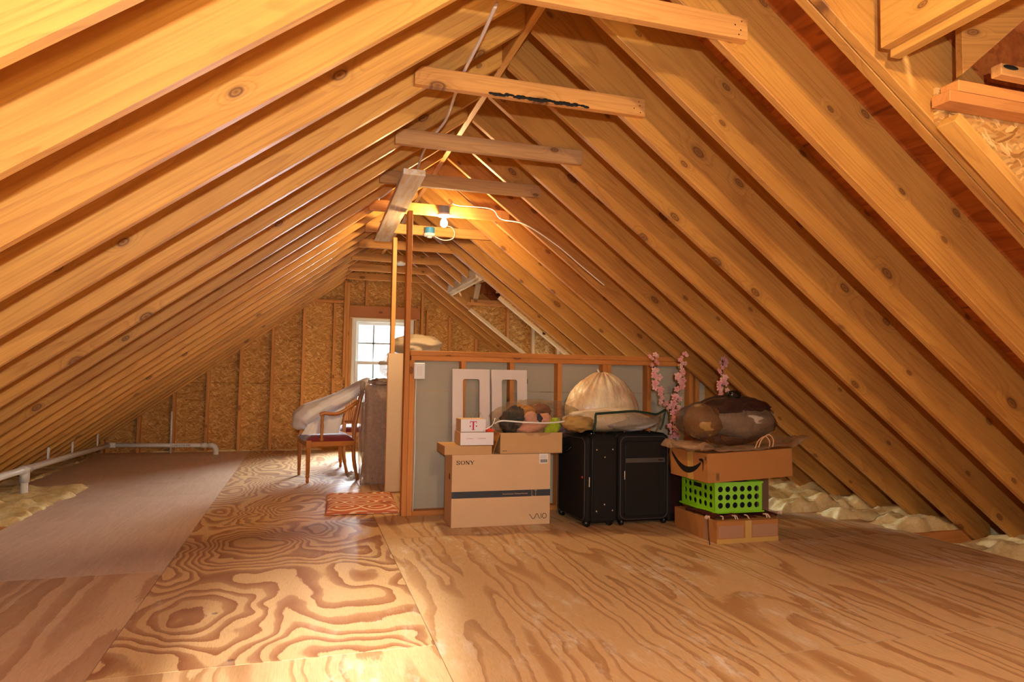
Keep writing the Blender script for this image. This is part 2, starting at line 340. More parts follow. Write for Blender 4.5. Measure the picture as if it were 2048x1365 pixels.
# ------------------------------------------------------------------ mesh helpers
class MB:
    def __init__(s): s.v = []; s.f = []; s.m = []
    def poly(s, vs, fs, mi=0):
        o = len(s.v); s.v += [tuple(v) for v in vs]; s.f += [tuple(i+o for i in q) for q in fs]; s.m += [mi]*len(fs); return s
    def box(s, x0, x1, y0, y1, z0, z1, mi=0):
        return s.poly([(x0,y0,z0),(x1,y0,z0),(x1,y1,z0),(x0,y1,z0),(x0,y0,z1),(x1,y0,z1),(x1,y1,z1),(x0,y1,z1)],
                      [(0,3,2,1),(4,5,6,7),(0,1,5,4),(1,2,6,5),(2,3,7,6),(3,0,4,7)], mi)
    def prism(s, prof, y0, y1, mi=0, axis='y'):
        n = len(prof)
        if axis == 'y': vs = [(a, y0, b) for a, b in prof] + [(a, y1, b) for a, b in prof]
        elif axis == 'x': vs = [(y0, a, b) for a, b in prof] + [(y1, a, b) for a, b in prof]
        else: vs = [(a, b, y0) for a, b in prof] + [(a, b, y1) for a, b in prof]
        return s.poly(vs, [tuple(range(n)), tuple(range(2*n-1, n-1, -1))] + [(i, i+n, (i+1) % n+n, (i+1) % n) for i in range(n)], mi)
    def tube(s, pts, rad, seg=8, mi=0, caps=True, closed=False):
        pts = [Vector(p) for p in pts]; n = len(pts); o = len(s.v)
        rads = rad if isinstance(rad, (list, tuple)) else [rad]*n
        up = None
        for i, p in enumerate(pts):
            a = pts[(i-1) % n] if closed else pts[max(i-1, 0)]; b = pts[(i+1) % n] if closed else pts[min(i+1, n-1)]
            t = (b-a).normalized()
            if up is None: up = Vector((0, 0, 1)) if abs(t.z) < 0.9 else Vector((1, 0, 0))
            x = t.cross(up).normalized(); up = x.cross(t).normalized()
            for k in range(seg):
                an = 2*PI*k/seg; s.v.append(tuple(p + (x*math.cos(an) + up*math.sin(an))*rads[i]))
        rng = n if closed else n-1
        for i in range(rng):
            j = (i+1) % n
            for k in range(seg):
                k2 = (k+1) % seg
                s.f.append((o+i*seg+k, o+i*seg+k2, o+j*seg+k2, o+j*seg+k)); s.m.append(mi)
        if caps and not closed:
            s.f.append(tuple(o+k for k in range(seg-1, -1, -1))); s.m.append(mi)
            s.f.append(tuple(o+(n-1)*seg+k for k in range(seg))); s.m.append(mi)
        return s
    def lathe(s, prof, c=(0, 0, 0), seg=20, mi=0):
        o = len(s.v); n = len(prof)
        for rr, z in prof:
            for k in range(seg):
                a = 2*PI*k/seg; s.v.append((c[0]+rr*math.cos(a), c[1]+rr*math.sin(a), c[2]+z))
        for i in range(n-1):
            for k in range(seg):
                k2 = (k+1) % seg; s.f.append((o+i*seg+k, o+i*seg+k2, o+(i+1)*seg+k2, o+(i+1)*seg+k)); s.m.append(mi)
        s.f.append(tuple(o+k for k in range(seg-1, -1, -1))); s.m.append(mi)
        s.f.append(tuple(o+(n-1)*seg+k for k in range(seg))); s.m.append(mi)
        return s
    def blob(s, c, r3, fn=None, nu=32, nv=20, mi=0):
        """closed lat-long surface; fn(dir, theta, phi) -> radial factor or (factor, offset)"""
        o = len(s.v)
        for j in range(nv+1):
            ph = PI*j/nv - PI/2
            for i in range(nu):
                th = 2*PI*i/nu
                d = Vector((math.cos(ph)*math.cos(th), math.cos(ph)*math.sin(th), math.sin(ph)))
                k = fn(d, th, ph) if fn else 1.0
                s.v.append((c[0]+d.x*r3[0]*k, c[1]+d.y*r3[1]*k, c[2]+d.z*r3[2]*k))
        for j in range(nv):
            for i in range(nu):
                i2 = (i+1) % nu; s.f.append((o+j*nu+i, o+j*nu+i2, o+(j+1)*nu+i2, o+(j+1)*nu+i)); s.m.append(mi)
        return s
    def grid(s, fn, nu, nv, mi=0):
        o = len(s.v)
        for j in range(nv+1):
            for i in range(nu+1): s.v.append(tuple(fn(i/nu, j/nv)))
        for j in range(nv):
            for i in range(nu):
                a = o+j*(nu+1)+i; s.f.append((a, a+1, a+nu+2, a+nu+1)); s.m.append(mi)
        return s
    def build(s, name, mats, parent=None, smooth=False, bevel=0.0, thick=0.0, subsurf=0, seg=1, angle=40):
        me = bpy.data.meshes.new(name); me.from_pydata(s.v, [], s.f)
        for m in (mats if isinstance(mats, (list, tuple)) else [mats]): me.materials.append(m)
        for p, mi in zip(me.polygons, s.m): p.material_index = mi
        bm = bmesh.new(); bm.from_mesh(me); bmesh.ops.remove_doubles(bm, verts=bm.verts, dist=1e-6)
        bmesh.ops.recalc_face_normals(bm, faces=bm.faces); bm.to_mesh(me); bm.free()
        o = bpy.data.objects.new(name, me); C.objects.link(o)
        if parent: o.parent = parent
        if smooth:
            for p in me.polygons: p.use_smooth = True
        if thick:
            md = o.modifiers.new('thick', 'SOLIDIFY'); md.thickness = thick; md.offset = 0
        if bevel:
            md = o.modifiers.new('bevel', 'BEVEL'); md.width = bevel; md.segments = seg; md.limit_method = 'ANGLE'; md.angle_limit = math.radians(angle)
        if subsurf:
            md = o.modifiers.new('sub', 'SUBSURF'); md.levels = subsurf; md.render_levels = subsurf
        return o
def tag(o, label, cat=None, group=None, kind=None):
    if label: o['label'] = label
    if cat: o['category'] = cat
    if group: o['group'] = group
    if kind: o['kind'] = kind
    return o
def empty(name, loc, label, cat, rotz=0, group=None, kind=None, rot=None):
    o = bpy.data.objects.new(name, None); C.objects.link(o); o.location = loc
    o.rotation_euler = rot or (0, 0, rotz); o.empty_display_size = 0.05
    return tag(o, label, cat, group, kind)
def frame(o, origin, xa, ya):
    xa = Vector(xa).normalized(); ya = Vector(ya).normalized(); za = xa.cross(ya)
    m = Matrix.Identity(4)
    for i in range(3): m[i][0] = xa[i]; m[i][1] = ya[i]; m[i][2] = za[i]; m[i][3] = origin[i]
    o.matrix_world = m; return o
def beam(name, A, B, ydir, wy, wz, mat, parent=None, bevel=0.002):
    """lumber from A to B (its corner line), wy along ydir, wz along x cross y"""
    A = Vector(A); B = Vector(B); ln = (B-A).length
    o = MB().box(0, ln, 0, wy, 0, wz).build(name, mat, None, bevel=bevel)
    frame(o, A, B-A, ydir)
    if parent: o.parent = parent; 
    return o
ORD = ['first', 'second', 'third', 'fourth', 'fifth', 'sixth', 'seventh', 'eighth', 'ninth', 'tenth', 'eleventh', 'twelfth',
       'thirteenth', 'fourteenth', 'fifteenth', 'sixteenth', 'seventeenth', 'eighteenth', 'nineteenth', 'twentieth',
       'twenty-first', 'twenty-second', 'twenty-third', 'twenty-fourth']
def txt(name, body, size, mat, parent, loc, rot, label=None, sx=1.0, thick=0.0004, bold=0.0, align='LEFT'):
    cu = bpy.data.curves.new(name, 'FONT'); cu.body = body; cu.size = size; cu.extrude = thick; cu.offset = bold; cu.align_x = align
    cu.resolution_u = 3
    t = bpy.data.objects.new('tmp_text', cu); C.objects.link(t)
    dg = bpy.context.evaluated_depsgraph_get(); dg.update()
    me = bpy.data.meshes.new_from_object(t.evaluated_get(dg)); C.objects.unlink(t); bpy.data.objects.remove(t)
    me.materials.clear(); me.materials.append(mat)
    o = bpy.data.objects.new(name, me); C.objects.link(o); o.parent = parent; o.location = loc; o.rotation_euler = rot; o.scale = (sx, 1, 1)
    if label: o['label'] = label
    return o

# ------------------------------------------------------------------ roof and room shell
RX = 0.987                    # ridge centre
SL = 0.75
DV = 0.357                    # vertical depth of a rafter
def zl(x): return 2.03 + SL*x
def zr(x): return 3.51 - SL*x
SP = 0.4064
def ry(j): return 2.206 + SP*j
YB = 10.005
YF = -2.3

def struct(o): o['kind'] = 'structure'; return o
# floor sheets
sheets = [  # x0,x1,y0,y1,mat
    (-1.90, -0.691, -2.3, 1.61, PLY_L2), (-1.90, -0.691, 1.61, 4.0515, PLY_L2),
    (-1.90, -0.691, 4.0515, 6.49, PLY_L), (-1.86, -0.691, 6.49, 7.20, PLY_L), (-2.50, -0.691, 7.20, 9.99, PLY_L),
    (-0.691, 0.528, -2.3, 0.26, PLY_R), (-0.691, 0.528, 0.26, 2.70, PLY_R), (-0.691, 0.528, 2.70, 5.14, PLY_C),
    (-0.691, 0.528, 5.14, 7.58, PLY_C), (-0.691, 0.528, 7.58, 9.99, PLY_C),
    (0.528, 1.747, -2.3, 2.05, PLY_R), (0.528, 1.747, 2.05, 4.49, PLY_R), (0.528, 1.747, 4.49, 6.93, PLY_R), (0.528, 1.747, 6.93, 9.99, PLY_R),
    (1.747, 2.966, -2.3, 2.27, PLY_R), (1.747, 2.966, 2.27, 4.71, PLY_R), (1.747, 2.966, 4.71, 7.15, PLY_R), (1.747, 2.966, 7.15, 9.99, PLY_R),
    (2.966, 4.20, -2.3, 1.40, PLY_R), (2.966, 4.20, 1.40, 3.84, PLY_R), (2.966, 4.20, 3.84, 4.62, PLY_R), (2.966, 3.75, 4.62, 6.30, PLY_R)]
for k, (x0, x1, y0, y1, m) in enumerate(sheets):
    g = 0.0016
    o = MB().box(x0+g, x1-g, y0+g, y1-g, -0.018, 0).build('floor', m); struct(o)
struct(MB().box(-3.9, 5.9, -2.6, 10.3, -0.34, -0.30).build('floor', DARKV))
# pale saw-cut lines in the sheets on the right
sc = MB()
for (x0, x1, y0, y1) in ((2.637, 2.641, 2.27, 3.35), (2.08, 2.0825, 2.30, 3.6), (1.76, 3.1, 2.269, 2.2725)):
    sc.box(x0, x1, y0, y1, 0.0001, 0.0006)
struct(sc.build('floor_saw_cut', PALE))
def joist(y, x0, x1, k, side):
    o = beam('floor_joist', (x0, y, -0.225), (x1, y, -0.225), (0, 1, 0), 0.038, 0.205, STUDP)
    return tag(o, 'floor joist beyond the %s plywood edge, %s' % (side, k), 'joist', 'joists along the %s eave' % side)
for i, (j, w) in enumerate(((8, 'nearest the camera in view'), (9, 'between two insulation batts'), (10, 'just before the vertical stub of the pipe'), (11, 'touching the vertical stub of the pipe'), (12, 'just behind the pipe stub'))):
    joist(ry(j)+0.038, -2.95, -1.75, w, 'left')
for i, (j, w) in enumerate(((4, 'by the largest insulation mound'), (5, 'at the corner of the plywood'), (6, 'behind the corner of the plywood'), (7, 'farthest visible past the boxes'))):
    joist(ry(j)+0.038, 3.7, 5.0, w, 'right')

# gable walls
def gable(name, y, t, holes, mat):
    """OSB sheet with a rectangular hole"""
    hx0, hx1, hz0, hz1 = holes
    mb = MB(); xl, xr = -3.5, 5.5
    zt = 3.25
    prof = [(xl, -0.31), (hx0, -0.31), (hx0, zl(hx0)+.4), (xl, zl(xl)+.4)]
    mb.prism(prof, y, y+t)
    zc = zl(RX)+.4
    def top(x): return (zl(x) if x < RX else zr(x))+.4
    mb.prism([(hx1, -0.31), (xr, -0.31), (xr, top(xr))]+([(RX, zc)] if hx1 < RX else [])+[(hx1, top(hx1))], y, y+t)
    mb.prism([(hx0, -0.31), (hx1, -0.31), (hx1, hz0), (hx0, hz0)], y, y+t)
    mb.prism([(hx0, hz1), (hx1, hz1), (hx1, top(hx1)), (RX, zc), (hx0, top(hx0))] if hx0 < RX < hx1 else
             [(hx0, hz1), (hx1, hz1), (hx1, top(hx1)), (hx0, top(hx0))], y, y+t)
    o = mb.build(name, mat); return struct(o)
gable('wall_back', YB, 0.05, (0.64, 1.50, 0.58, 1.885), OSB)
gable('wall_front', YF-0.05, 0.05, (-.86, .14, 0.94, 1.37), OSB)  # opening sized and placed so the sun throws its floor patch
wf_ = MB().box(-.86, -.83, YF-.07, YF+.01, .94, 1.37).box(.11, .14, YF-.07, YF+.01, .94, 1.37).box(-.70, -.62, YF-.07, YF+.01, .94, 1.37).box(-.83, -.70, YF-.07, YF+.01, .94, .96).box(-.62, .11, YF-.07, YF+.01, .94, .96).box(-.62, .11, YF-.04, YF-.02, 1.16, 1.175)  # unseen rear window, added with its mullion to shape the floor sun patch
struct(wf_.build('window_sun_shaper', VINYL))
sm = MB().box(-3.0, 4.2, YB-0.0015, YB, 0.925, 0.929)
for x in (-2.05, -0.83, 1.61, 2.83): sm.box(x, x+0.003, YB-0.0015, YB, 0.93, 2.2)
struct(sm.build('wall_back_panel_seams', DARKV))

# roof sheathing (ceiling)
def sheath(name, pts, sgn):
    """pts: (x,y) polygon; sheathing plane on top of rafters"""
    zz = (lambda x: zl(x)+DV) if sgn < 0 else (lambda x: zr(x)+DV)
    n = len(pts); t = 0.02
    vs = [(x, y, zz(x)) for x, y in pts] + [(x, y, zz(x)+t) for x, y in pts]
    return struct(MB().poly(vs, [tuple(range(n)), tuple(range(2*n-1, n-1, -1))]+[(i, (i+1) % n, (i+1) % n+n, i+n) for i in range(n)]).build(name, SHEATH))
sheath('ceiling', [(-3.65, YF-.1), (RX, YF-.1), (RX, YB+.1), (-3.65, YB+.1)], -1)
DN = (0.0, 1.70); DF = (7.166, 8.70)      # dormer openings (y range); x from XH
XH = 1.80
sheath('ceiling', [(RX, YF-.1), (XH+.02, YF-.1), (XH+.02, YB+.1), (RX, YB+.1)], 1)
sheath('ceiling', [(XH+.02, YF-.1), (5.65, YF-.1), (5.65, DN[0]-.06), (XH+.02, DN[0]-.06)], 1)
sheath('ceiling', [(XH+.02, DN[1]+.06), (5.65, DN[1]+.06), (5.65, DF[0]-.06), (XH+.02, DF[0]-.06)], 1)
sheath('ceiling', [(XH+.02, DF[1]+.06), (5.65, DF[1]+.06), (5.65, YB+.1), (XH+.02, YB+.1)], 1)
# ridge board
o = beam('ridge_board', (RX-.019, YF, 2.762), (RX-.019, YB, 2.762), (1, 0, 0), 0.038, -0.0, PINE)
bpy.data.objects.remove(o)
o = MB().box(0, YB-YF, 0, .038, 0, .33).build('ridge_board', PINE, bevel=.002)
frame(o, (RX+.019, YF, 2.768), (0, 1, 0), (-1, 0, 0)); tag(o, 'long ridge board running along the peak of the roof', 'ridge board')

def rafter(side, j, xa, xb, label, mat, th=0.038, dy=0.0, grp=True, name='rafter'):
    y = ry(j)+dy
    if side == 'L':
        org = Vector((xa, y, zl(xa))); xdir = (0.8, 0, 0.6); L1 = (xb-xa)/0.8
        prof = [(0, 0), (L1, 0), (L1+0.286*0.75, 0.286), (0.286*0.75, 0.286)]   # plumb cuts both ends
    else:
        org = Vector((xa, y, zr(xa))); xdir = (0.8, 0, -0.6); L1 = (xb-xa)/0.8
        prof = [(0, 0), (L1, 0), (L1-0.286*0.75, 0.286), (-0.286*0.75, 0.286)]
    o = MB().prism(prof, 0, th).build(name, mat, bevel=0.0025)
    frame(o, org, xdir, (0, 1, 0))
    return tag(o, label, 'rafter', ('left slope rafters' if side == 'L' else 'right slope rafters') if grp else None)
left_js = list(range(-2, 20))
for i, j in enumerate(left_js):
    rafter('L', j, -2.95, RX-.019, 'pine rafter on the left roof slope, the %s back from the camera' % ORD[i], PINE)
right_full = [j for j in range(-1, 20) if j not in (13, 14, 15)]
for i, j in enumerate(j for j in range(-1, 19+1)):
    if j in (13, 14, 15):
        rafter('R', j, RX+.019, XH-.038, 'short pine rafter ending on the whitish header of the far dormer, %s of three' % {13: 'nearest', 14: 'middle', 15: 'farthest'}[j], PINE_R)
    else:
        rafter('R', j, RX+.019, 4.95, 'knotty pine rafter on the right roof slope, the %s back from the camera' % ORD[i], PINE_R)
for j in (-2, -3, -4, -5):
    rafter('R', j, RX+.019, XH-.038, 'short pine rafter above the near dormer header, %s' % ('nearest the trimmer' if j == -2 else 'farther from the trimmer'), PINE_R)
# doubled trimmers
rafter('R', -1, RX+.25, 4.95, 'second ply of the doubled rafter beside the near dormer opening', PINE_R, dy=-0.042)
rafter('R', 12, RX+.25, 4.95, 'second ply of the doubled rafter in front of the far dormer', PINE_R, dy=-0.042)
rafter('R', 16, RX+.25, 4.95, 'doubled ply behind the cheek wall of the far dormer', PINE_R, dy=0.04)

# collar ties
XL = {0: .42, 1: .433, 2: .449, 3: .447, 4: .448, 5: .486, 6: .484, 7: .471, 8: .486, 9: .50}
XR = {0: 1.601, 1: 1.595, 2: 1.60, 3: 1.607, 4: 1.618, 5: 1.668, 6: 1.637, 7: 1.651, 8: 1.651, 9: 1.613}
TL = {0: 'nearest collar tie, bright yellow pine, cut by the top of the picture', 1: 'collar tie with a black bark strip along its lower edge, second from camera',
      2: 'greyish collar tie behind the one with the bark strip', 3: 'collar tie that meets the near end of the hanging plank',
      4: 'brightly lit collar tie carrying the glowing bulb', 5: 'collar tie carrying the unlit blue lamp box',
      6: 'collar tie just behind the far end of the hanging plank', 7: 'collar tie second behind the blue lamp box', 8: 'second farthest collar tie, behind the small smoke alarm', 9: 'farthest collar tie, just above the gable window'}
for k in range(-2, 10):
    if k == -1 or k == -2:
        lab = 'collar tie above and behind the camera' + (' with a lamp under it' if k == -2 else '')
        a, b = .45, 1.62
    else: lab = TL[k]; a, b = XL[k], XR[k]
    y = 2.168+.8128*k
    zb = 2.389
    o = MB().prism([(0.03 if k > 0 else 0, .089), (0, .055), (0, 0), (b-a, 0), (b-a, .089)], 0, .038).build('collar_tie', TIE_G if k in (2, 3) else TIE, bevel=.002)
    o.location = (a, y, zb); tag(o, lab, 'collar tie', 'collar ties')
    if k == 1:
        mb = MB()
        for i in range(26):
            x = .36+.5*i/26
            mb.blob((x, -.001+.004*random.random(), .004+.006*random.random()), (.018, .004, .006+.006*random.random()), nu=8, nv=5)
        mb.build('bark_strip', INK, o)
    if k in (0, 1, 3, 4, 5, 6):
        for i in range(4): MB().blob((b-a-.025-.05*random.random(), -.0005, .015+.018*i), (.0035, .0015, .0035), nu=8, nv=4).build('nail_head', CHROME, o)

# ------------------------------------------------------------------ dormers
def dormer(y0, y1, which, header_mat, far):
    ym = (y0+y1)/2; xe = 3.95; ze = 2.09
    # header at the top of the opening, two plies
    for q, (dx, lab) in enumerate(((0, 'inner'), (.04, 'outer'))):
        o = MB().box(0, y1-y0, 0, .038, 0, .30).build('header_board', header_mat, bevel=.002)
        frame(o, (XH+dx, y0, zr(XH)+0.0-q*.025), (0, 1, 0), (-1, 0, 0))
        tag(o, '%s ply of the header across the top of the %s dormer opening' % (lab, which), 'header')
    # roof of the dormer, ridge along x
    up = 0.75*(y1-y0)/2; e = 2.40
    rb = [(y0-.16, e), (ym, e+up), (y1+.16, e), (y1+.16, e+.05), (ym, e+.05+up), (y0-.16, e+.05)]
    struct(MB().prism(rb, XH+.06, xe+.1, axis='x').build('ceiling', SHEATH))
    struct(MB().prism([(y0-.15, zr(XH)+.20), (y1+.15, zr(XH)+.20), (y1+.15, 2.5), (ym, 3.1), (y0-.15, 2.5)], XH+.08, XH+.10, axis='x').build('wall_dormer', SHEATH))
    for yy in (y0-.14, y1+.125):
        struct(MB().prism([(1.84, zr(1.84)+.2), (xe+.04, zr(xe)+.2), (xe+.04, 2.9), (1.84, 2.9)], yy, yy+.015).build('wall_dormer', SHEATH))
    # front wall with window
    hx = (ym-.40, ym+.40, .90, 1.52)
    w = MB().box(xe, xe+.04, y0-.1, hx[0], 0, 2.9).box(xe, xe+.04, hx[1], y1+.1, 0, 2.9).box(xe, xe+.04, hx[0], hx[1], 0, hx[2]).box(xe, xe+.04, hx[0], hx[1], hx[3], 2.9)
    struct(w.build('wall_dormer', OSB))
    wf = MB()
    for a in (hx[0], hx[1]-.05): wf.box(xe-.01, xe+.05, a, a+.05, hx[2], hx[3])
    for a in (hx[2], hx[3]-.05, (hx[2]+hx[3])/2-.02): wf.box(xe-.01, xe+.05, hx[0]+.05, hx[1]-.05, a, a+.05)
    wo = wf.build('window_2' if far else 'window_3', VINYL); struct(wo)
    struct(MB().box(xe+.02, xe+.024, hx[0]+.05, hx[1]-.05, hx[2]+.05, hx[3]-.05).build('pane', PANE, wo))
    # cheek walls
    for side in (0, 1):
        yc = (y1-.088 if far else y1-.03) if side else y0-.002
        t = empty('cheek_wall', (0, yc, 0), None, None, kind='structure'); t.name = 'wall_cheek'
        def tri(a, b, zt): return [(a, zr(a)+.26), (b, zr(b)+.26), (b, zt), (a, zt)]
        x1 = 3.95
        osb = MB().prism([(2.05, zr(2.05)+.0), (x1, zr(x1)), (x1, ze), (2.05, ze)], .075 if side else 0.0, .087 if side else .012).build('panel', OSB, t)
        for z in (ze-.040, ze-.0795):
            o = MB().box(0, x1-2.06+(.05 if z > ze-.05 else 0), 0, .07, 0, .038).build('top_plate', STUDP if not far else STUD, t, bevel=.002)
            o.location = (2.06-(.0 if z > ze-.05 else 0.04), 0.0 if side else .02, z)
        # sloping bottom plate on the trimmer
        a = 2.04; b = x1
        o = MB().box(0, (b-a)/.8, 0, .07, 0, .038).build('sloping_plate', PALE if far else PINE, t, bevel=.002)
        frame(o, (a, 0.0 if side else .02, zr(a)-.035), (.8, 0, -.6), (0, 1, 0))
        for xs in (2.56, 2.92, 3.28, 3.66):
            zb = zr(xs)-.035
            o = MB().box(0, ze-.08-zb, 0, .06, 0, .038).build('stud', PALE if xs in (2.92, 3.28) else STUD, t, bevel=.002)
            frame(o, (xs+.038, 0.005 if side else .02, zb), (0, 0, 1), (0, 1, 0))
    return
dormer(DF[0], DF[1], 'far', LITBOARD, True)
dormer(DN[0], DN[1], 'near', PINE, False)
# short prop between the whitish header and the cheek plate of the far dormer
o = beam('prop_board', (2.16, 8.62, 2.085), (2.20, 8.62, 2.30), (0, 1, 0), 0.038, 0.07, PALE); tag(o, 'short pale prop standing on the far dormer wall plate', 'prop')
o = beam('valley_rafter', (1.80, 8.55, 2.19), (3.6, 7.95, 2.75), (0, 1, 0), 0.038, 0.16, PALE); tag(o, 'pale rafter of the far dormer roof rising from the whitish header', 'rafter')
# near dormer roof framing seen at the upper right corner
o = MB().prism([(0, 0), (.9, .82), (.9, 1.15), (0, .26)], 0, .038).build('valley_rafter', PINE_R, bevel=.002); frame(o, (2.06, 1.655, 2.10), (1, -.35, 0), (.35, 1, 0)); tag(o, 'knotty dormer rafter rising toward the upper right corner', 'rafter')
o = MB().box(2.16, 2.66, 1.60, 1.638, 2.09, 2.13).build('cleat_board', TIE, bevel=.003); tag(o, 'short block with a black knot on the near dormer wall plate', 'block')
k_ = MB().blob((2.20, 1.598, 2.118), (.035, .003, .008), nu=10, nv=6).build('black_knot', INK, o)

# ------------------------------------------------------------------ gable wall framing and window
SY = YB-.09
def vstud(x, z0, z1, label, mat=STUD, w=.038, name='stud', y=SY, d=.089, group='studs of the gable wall', cat='stud'):
    o = MB().box(0, z1-z0, 0, d, 0, w).build(name, mat, bevel=.002)
    frame(o, (x+w, y, z0), (0, 0, 1), (0, 1, 0))
    return tag(o, label, cat, group)
for i, x in enumerate((-2.48, -2.07, -1.66, -1.253, -.846, -.44, -.033)):
    vstud(x-.019, -0.02 if i > 0 else -.1, min(zl(x)-.0, 2.3), 'gable wall stud left of the window, the %s counting from the left eave' % ORD[i])
vstud(.362, -.02, 2.09, 'gable wall stud under the short horizontal block, left of the window')
o = beam('block', (.10, SY, 2.095), (.50, SY, 2.095), (0, 1, 0), .089, .038, STUD); tag(o, 'short horizontal block nailed high on the gable wall left of window', 'block')
vstud(.505, .6+.42, 2.43, 'outer jack stud ending short beside the left window jamb')
vstud(.545, -.02, 2.40, 'full-height king stud left of the window')
vstud(.585, -.02, 2.07, 'trimmer stud touching the left side of the window')
vstud(1.525, -.02, 1.895, 'trimmer stud touching the right side of the window')
vstud(1.565, 1.9, 2.1, 'short stud piece at the right end of the window header')
vstud(1.62, -.02, 2.40, 'full-height king stud right of the window')
vstud(1.70, -.02, 2.05, 'doubled stud just right of the window framing', w=.03)
vstud(.80, 2.075, 2.45, 'left cripple stud above the window header')
vstud(1.21, 2.075, 2.45, 'right cripple stud above the window header')
for i, x in enumerate((2.04, 2.45, 2.86, 3.27, 3.68)):
    vstud(x, -.02, zr(x+.038), 'gable wall stud right of the window, the %s counting away from it' % ORD[i])
o = beam('window_header', (.585, SY-.002, 1.895), (1.60, SY-.002, 1.895), (0, 1, 0), .09, .175, lumber_mat('reddish header wood', L('b87848'), L('95592c'), knots=.4, rough=.6)); tag(o, 'wide reddish header board over the gable window', 'header')
# window
wn = empty('window_1', (1.07, YB-.02, 0), None, None, kind='structure')
fr = MB()
x0, x1, z0, z1 = -.445, .445, .585, 1.885
fr.box(x0, x0+.055, -.06, .08, z0, z1).box(x1-.055, x1, -.06, .08, z0, z1).box(x0+.055, x1-.055, -.06, .08, z1-.045, z1).box(x0+.055, x1-.055, -.06, .08, z0, z0+.05)
fr.build('window_frame', VINYL, wn, bevel=.003)
def sash(za, zb, y, nm):
    s = MB(); a, b = x0+.055, x1-.055
    s.box(a, a+.045, y, y+.03, za, zb).box(b-.045, b, y, y+.03, za, zb).box(a+.045, b-.045, y, y+.03, zb-.045, zb).box(a+.045, b-.045, y, y+.03, za, za+.045)
    o = s.build(nm, VINYL, wn, bevel=.003)
    m = MB(); xm = -.155
    for xm in (-.13, .13):
        m.box(xm-.012, xm+.012, y+.012, y+.018, za+.045, zb-.045)
    m.box(a+.045, b-.045, y+.012, y+.018, (za+zb)/2-.012, (za+zb)/2+.012)
    m.build('glazing_bars', simple('grey glazing bar', L('a8b0b0'), .5, .3), o)
    MB().box(a+.045, b-.045, y+.018, y+.021, za+.045, zb-.045).build('pane', PANE, o)
sash(1.22, 1.84, .0, 'upper_sash'); sash(.635, 1.265, -.04, 'lower_sash')
lk = MB().blob((0, -.05, 1.27), (.045, .02, .014)); lk.build('sash_lock', VINYL, wn, smooth=True)
MB().box(.60-1.07, 1.54-1.07, -.085, -.055, 1.885, 1.895).build('window_shim', PALE, wn)

# ------------------------------------------------------------------ half wall round the stair
YW = 5.171
hw = empty('wall_half', (0, 0, 0), None, None, kind='structure')
def hstud(x, z0, z1, y, w=.038, mat=STUDP, nm='stud', d=.089, par=None):
    o = MB().box(0, z1-z0, 0, d, 0, w).build(nm, mat, bevel=.0025); frame(o, (x+w, y, z0), (0, 0, 1), (0, 1, 0)); o.parent = par or hw; return o
hstud(.765, 0, 1.186, YW, .042)
for x in (1.17, 1.57, 1.98, 2.385, 2.425, 2.80, 3.21, 3.27):
    hstud(x, .038, 1.186, YW)
o = MB().box(0, 2.62, 0, .089, 0, .038).build('top_plate', STUDP, bevel=.0025); frame(o, (.768, YW, 1.2245), (1, 0, 0), (0, 1, 0)); o.parent = hw
o = MB().box(0, 2.56, 0, .089, 0, .0375).build('top_plate', STUDP, bevel=.0025); frame(o, (.775, YW, 1.186), (1, 0, 0), (0, 1, 0)); o.parent = hw
o = MB().box(0, 2.56, 0, .089, 0, .038).build('bottom_plate', STUDP, bevel=.0025); frame(o, (.808, YW, 0), (1, 0, 0), (0, 1, 0)); o.parent = hw
MB().box(.80, 3.42, YW+.0895, YW+.102, 0, .948).build('gypsum_panel', GYP, hw, bevel=.001)
MB().box(.80, 3.42, YW+.0895, YW+.102, .951, 1.26).build('gypsum_panel', GYP, hw, bevel=.001)
p1 = MB().box(0, 2.35, 0, .089, 0, .038).build('post', STUDP, bevel=.0025); frame(p1, (.764, YW-.001, 0), (0, 0, 1), (0, 1, 0))
tag(p1, 'tall wooden post at the left end of the half wall', 'post')
rw = empty('wall_stair', (0, 0, 0), None, None, kind='structure')
MB().box(.722, 2.2, 6.24, 6.253, .01, 1.272).build('drywall_panel', DRY, rw)
MB().box(.73, 2.2, 6.253, 6.33, 1.235, 1.272).build('top_plate', STUDP, rw)
MB().box(.73, 2.2, 6.253, 6.33, 0, .038).build('bottom_plate', STUDP, rw)
MB().box(.73, .768, 6.253, 6.33, .038, 1.235).build('stud', STUDP, rw)
mb = MB(); tp_ = [(.722, .01)]
for i in range(60): tp_.append((.7205-.007*random.random()*(1 if i % 7 else 2), .02+1.24*i/60))
tp_.append((.722, 1.272)); tp_.append((.726, 1.272)); tp_.append((.726, .01))
mb.prism(tp_, 6.2385, 6.24)
mb.build('torn_paper_edge', simple('torn paper', L('a87a50'), .9, .1), rw)
p2 = MB().box(0, 2.35-1.272, 0, .089, 0, .038).build('post', PINE, bevel=.0025); frame(p2, (.782, 6.245, 1.272), (0, 0, 1), (0, 1, 0))
tag(p2, 'yellow-lit post standing on the drywall stair wall', 'post')
pl = MB().box(0, 2.25, 0, .142, 0, .038).build('hanging_plank', LITBOARD, bevel=.002)
frame(pl, (.70, 4.24, 2.3505), (.035, 2.25, 0), (-1, 0.0155, 0)); tag(pl, 'whitish scarred plank nailed flat under the collar ties, above the posts', 'plank')
